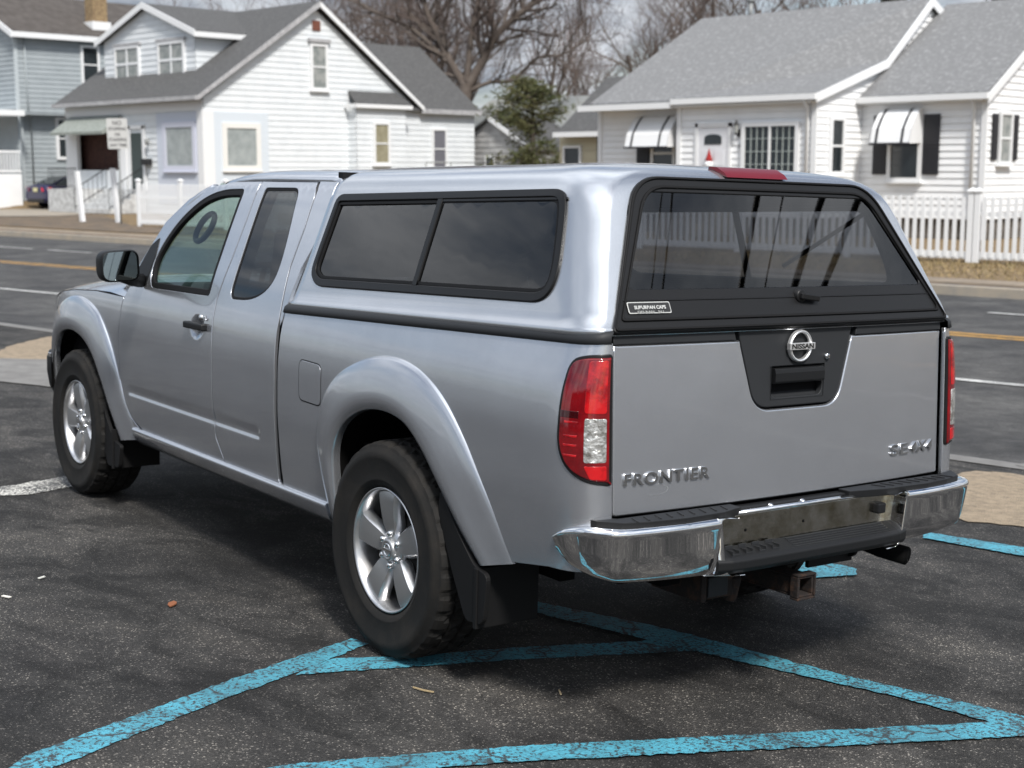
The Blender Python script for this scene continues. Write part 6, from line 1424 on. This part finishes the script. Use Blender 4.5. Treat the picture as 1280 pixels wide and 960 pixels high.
pb(mb, 'hatch_handle', blackm, bevel=.004, parent=hf)
# maker's sticker
SF = lambda u, v, w_: capR(-.617 + u, 1.257 + v) + Vector((0, -.0165 - w_, 0))
st = panel('maker_sticker', roundpoly([(-.697, 1.275), (-.697, 1.240), (-.537, 1.240), (-.537, 1.275)], .006), capR, mat('sticker_silver', (.55, .55, .53), .35, metal=.4), hf, Hh, off=.0126, thick=.001, edge=.0005)
panel('sticker_field', roundpoly([(-.694, 1.272), (-.694, 1.243), (-.540, 1.243), (-.540, 1.272)], .005), capR, mat('sticker_black', (.02, .02, .02), .4), st, Hh, off=.0131, thick=.0005, edge=.0003)
text_mesh('sticker_lettering', 'SUBURBAN CAPS', .014, lambda u, v, w_: SF(u, .0068 + v, w_), MATS['sticker_silver'], st, ext=.0004, width=.118, bev=0, bold=.0006)
text_mesh('sticker_lettering', 'DELRAN   N.J.', .009, lambda u, v, w_: SF(u, -.0062 + v, w_), MATS['sticker_silver'], st, ext=.0004, width=.10, bev=0)
# third brake light
mb = MB(); rows = []
for x in [-.14 + i * .28 / 12 for i in range(13)]:
    e = .85 if abs(x) > .13 else 1
    rows.append([Vector((x * (1.0 if k else .93), y, z)) for k, (y, z) in enumerate(((-.74, 1.735), (-.752, 1.7515), (-.79, 1.7495), (-.826, 1.732), (-.842, 1.717)))])
mb.grid(rows); mb.poly(rows[0]); mb.poly(rows[-1]); pb(mb, 'third_brake_light', brakered, bevel=.003, parent=shell)
# gap filler between cab and shell
mb = MB(); mb.bb((-.58, .76, 1.30), (.58, .90, 1.68)); mb.bb((-.638, .815, 1.62), (.638, .85, 1.716)); pb(mb, 'cab_gap_seal', gasket)
# hatch struts inside
mb = MB()
for s in (-1, 1): mb.tube([(s * .60, -.84, 1.64), (s * .66, -.35, 1.40)], .009, 8)
pb(mb, 'hatch_strut', blackm, parent=shell)
# ---- cab interior
for s in (-1, 1):
    mb = MB(); mb.box((s * .37, 1.72, .86), (.50, .52, .18)); mb.box((s * .37, 1.47, 1.16), (.48, .14, .56), M=Matrix.Rotation(.25, 3, 'X')); mb.box((s * .37, 1.39, 1.50), (.25, .09, .17), M=Matrix.Rotation(.2, 3, 'X'))
    mb.tube([(s * .32, 1.40, 1.38), (s * .32, 1.39, 1.46)], .008); mb.tube([(s * .42, 1.40, 1.38), (s * .42, 1.39, 1.46)], .008)
    pb(mb, 'seat', seatm, bevel=.04, seg=3)
mb = MB(); rows = [[Vector((x, y, z)) for y, z in ((2.32, .70), (2.28, .95), (2.30, 1.08), (2.38, 1.15), (2.55, 1.17), (2.80, 1.13))] for x in (-.80, -.4, 0, .4, .80)]
mb.grid(rows); mb.box((-.37, 2.34, 1.13), (.34, .14, .10)); mb.bb((-.62, .94, .62), (.62, .98, 1.60)) if False else None
pb(mb, 'dashboard', dashm, bevel=.02)
mb = MB(); Rm = Matrix.Rotation(math.radians(-62), 3, 'X'); cc = Vector((-.37, 2.14, 1.12)); ring = []
for i in range(33):
    a = 2 * PI * i / 32; ring.append(cc + Rm @ Vector((.185 * math.cos(a), .185 * math.sin(a), 0)))
mb.tube(ring, .015, 10, caps=False)
for a in (0, PI, -PI / 2): mb.tube([cc + Rm @ Vector((.06 * math.cos(a), .06 * math.sin(a), .0)), cc + Rm @ Vector((.185 * math.cos(a), .185 * math.sin(a), 0))], .014, 8)
mb.lathe([(0, .03), (.06, .025), (.075, 0), (.06, -.03), (0, -.035)], 20, 'Z')
n0 = len(mb.v) - 100
for k in range(n0, len(mb.v)): mb.v[k] = cc + Rm @ mb.v[k]
pb(mb, 'steering_wheel', dashm)
# grab handle on the far screen pillar
mb = MB(); P = []
for i in range(25):
    a = 2 * PI * i / 24; ca, sa = math.cos(a), math.sin(a); P.append((-.66, 2.10 - .105 * ca - .030 * sa, 1.455 + .062 * ca - .026 * sa))
mb.tube(P, .014, 8, caps=False); pb(mb, 'grab_handle', seatm)
mb = MB(); mb.box((0, 2.18, 1.52), (.24, .03, .07)); mb.tube([(0, 2.19, 1.54), (0, 2.2, 1.62)], .01); pb(mb, 'rear_view_mirror', dashm, bevel=.012)
mb = MB(); mb.bb((-.66, .93, .5), (.66, .97, 1.20)); mb.bb((-.60, .93, 1.58), (.60, .97, 1.66)); mb.bb((-.64, .93, 1.2), (-.54, .97, 1.62)); mb.bb((.54, .93, 1.2), (.64, .97, 1.62))
rows = [[Vector((x * .97, y, z - .03)) for x, z in secf] for y in (.9, 1.3, 1.7, 1.95)]; mb.grid(rows); mb.bb((-.76, 1.0, .60), (.76, 2.7, .66)); pb(mb, 'cab_lining', dark)
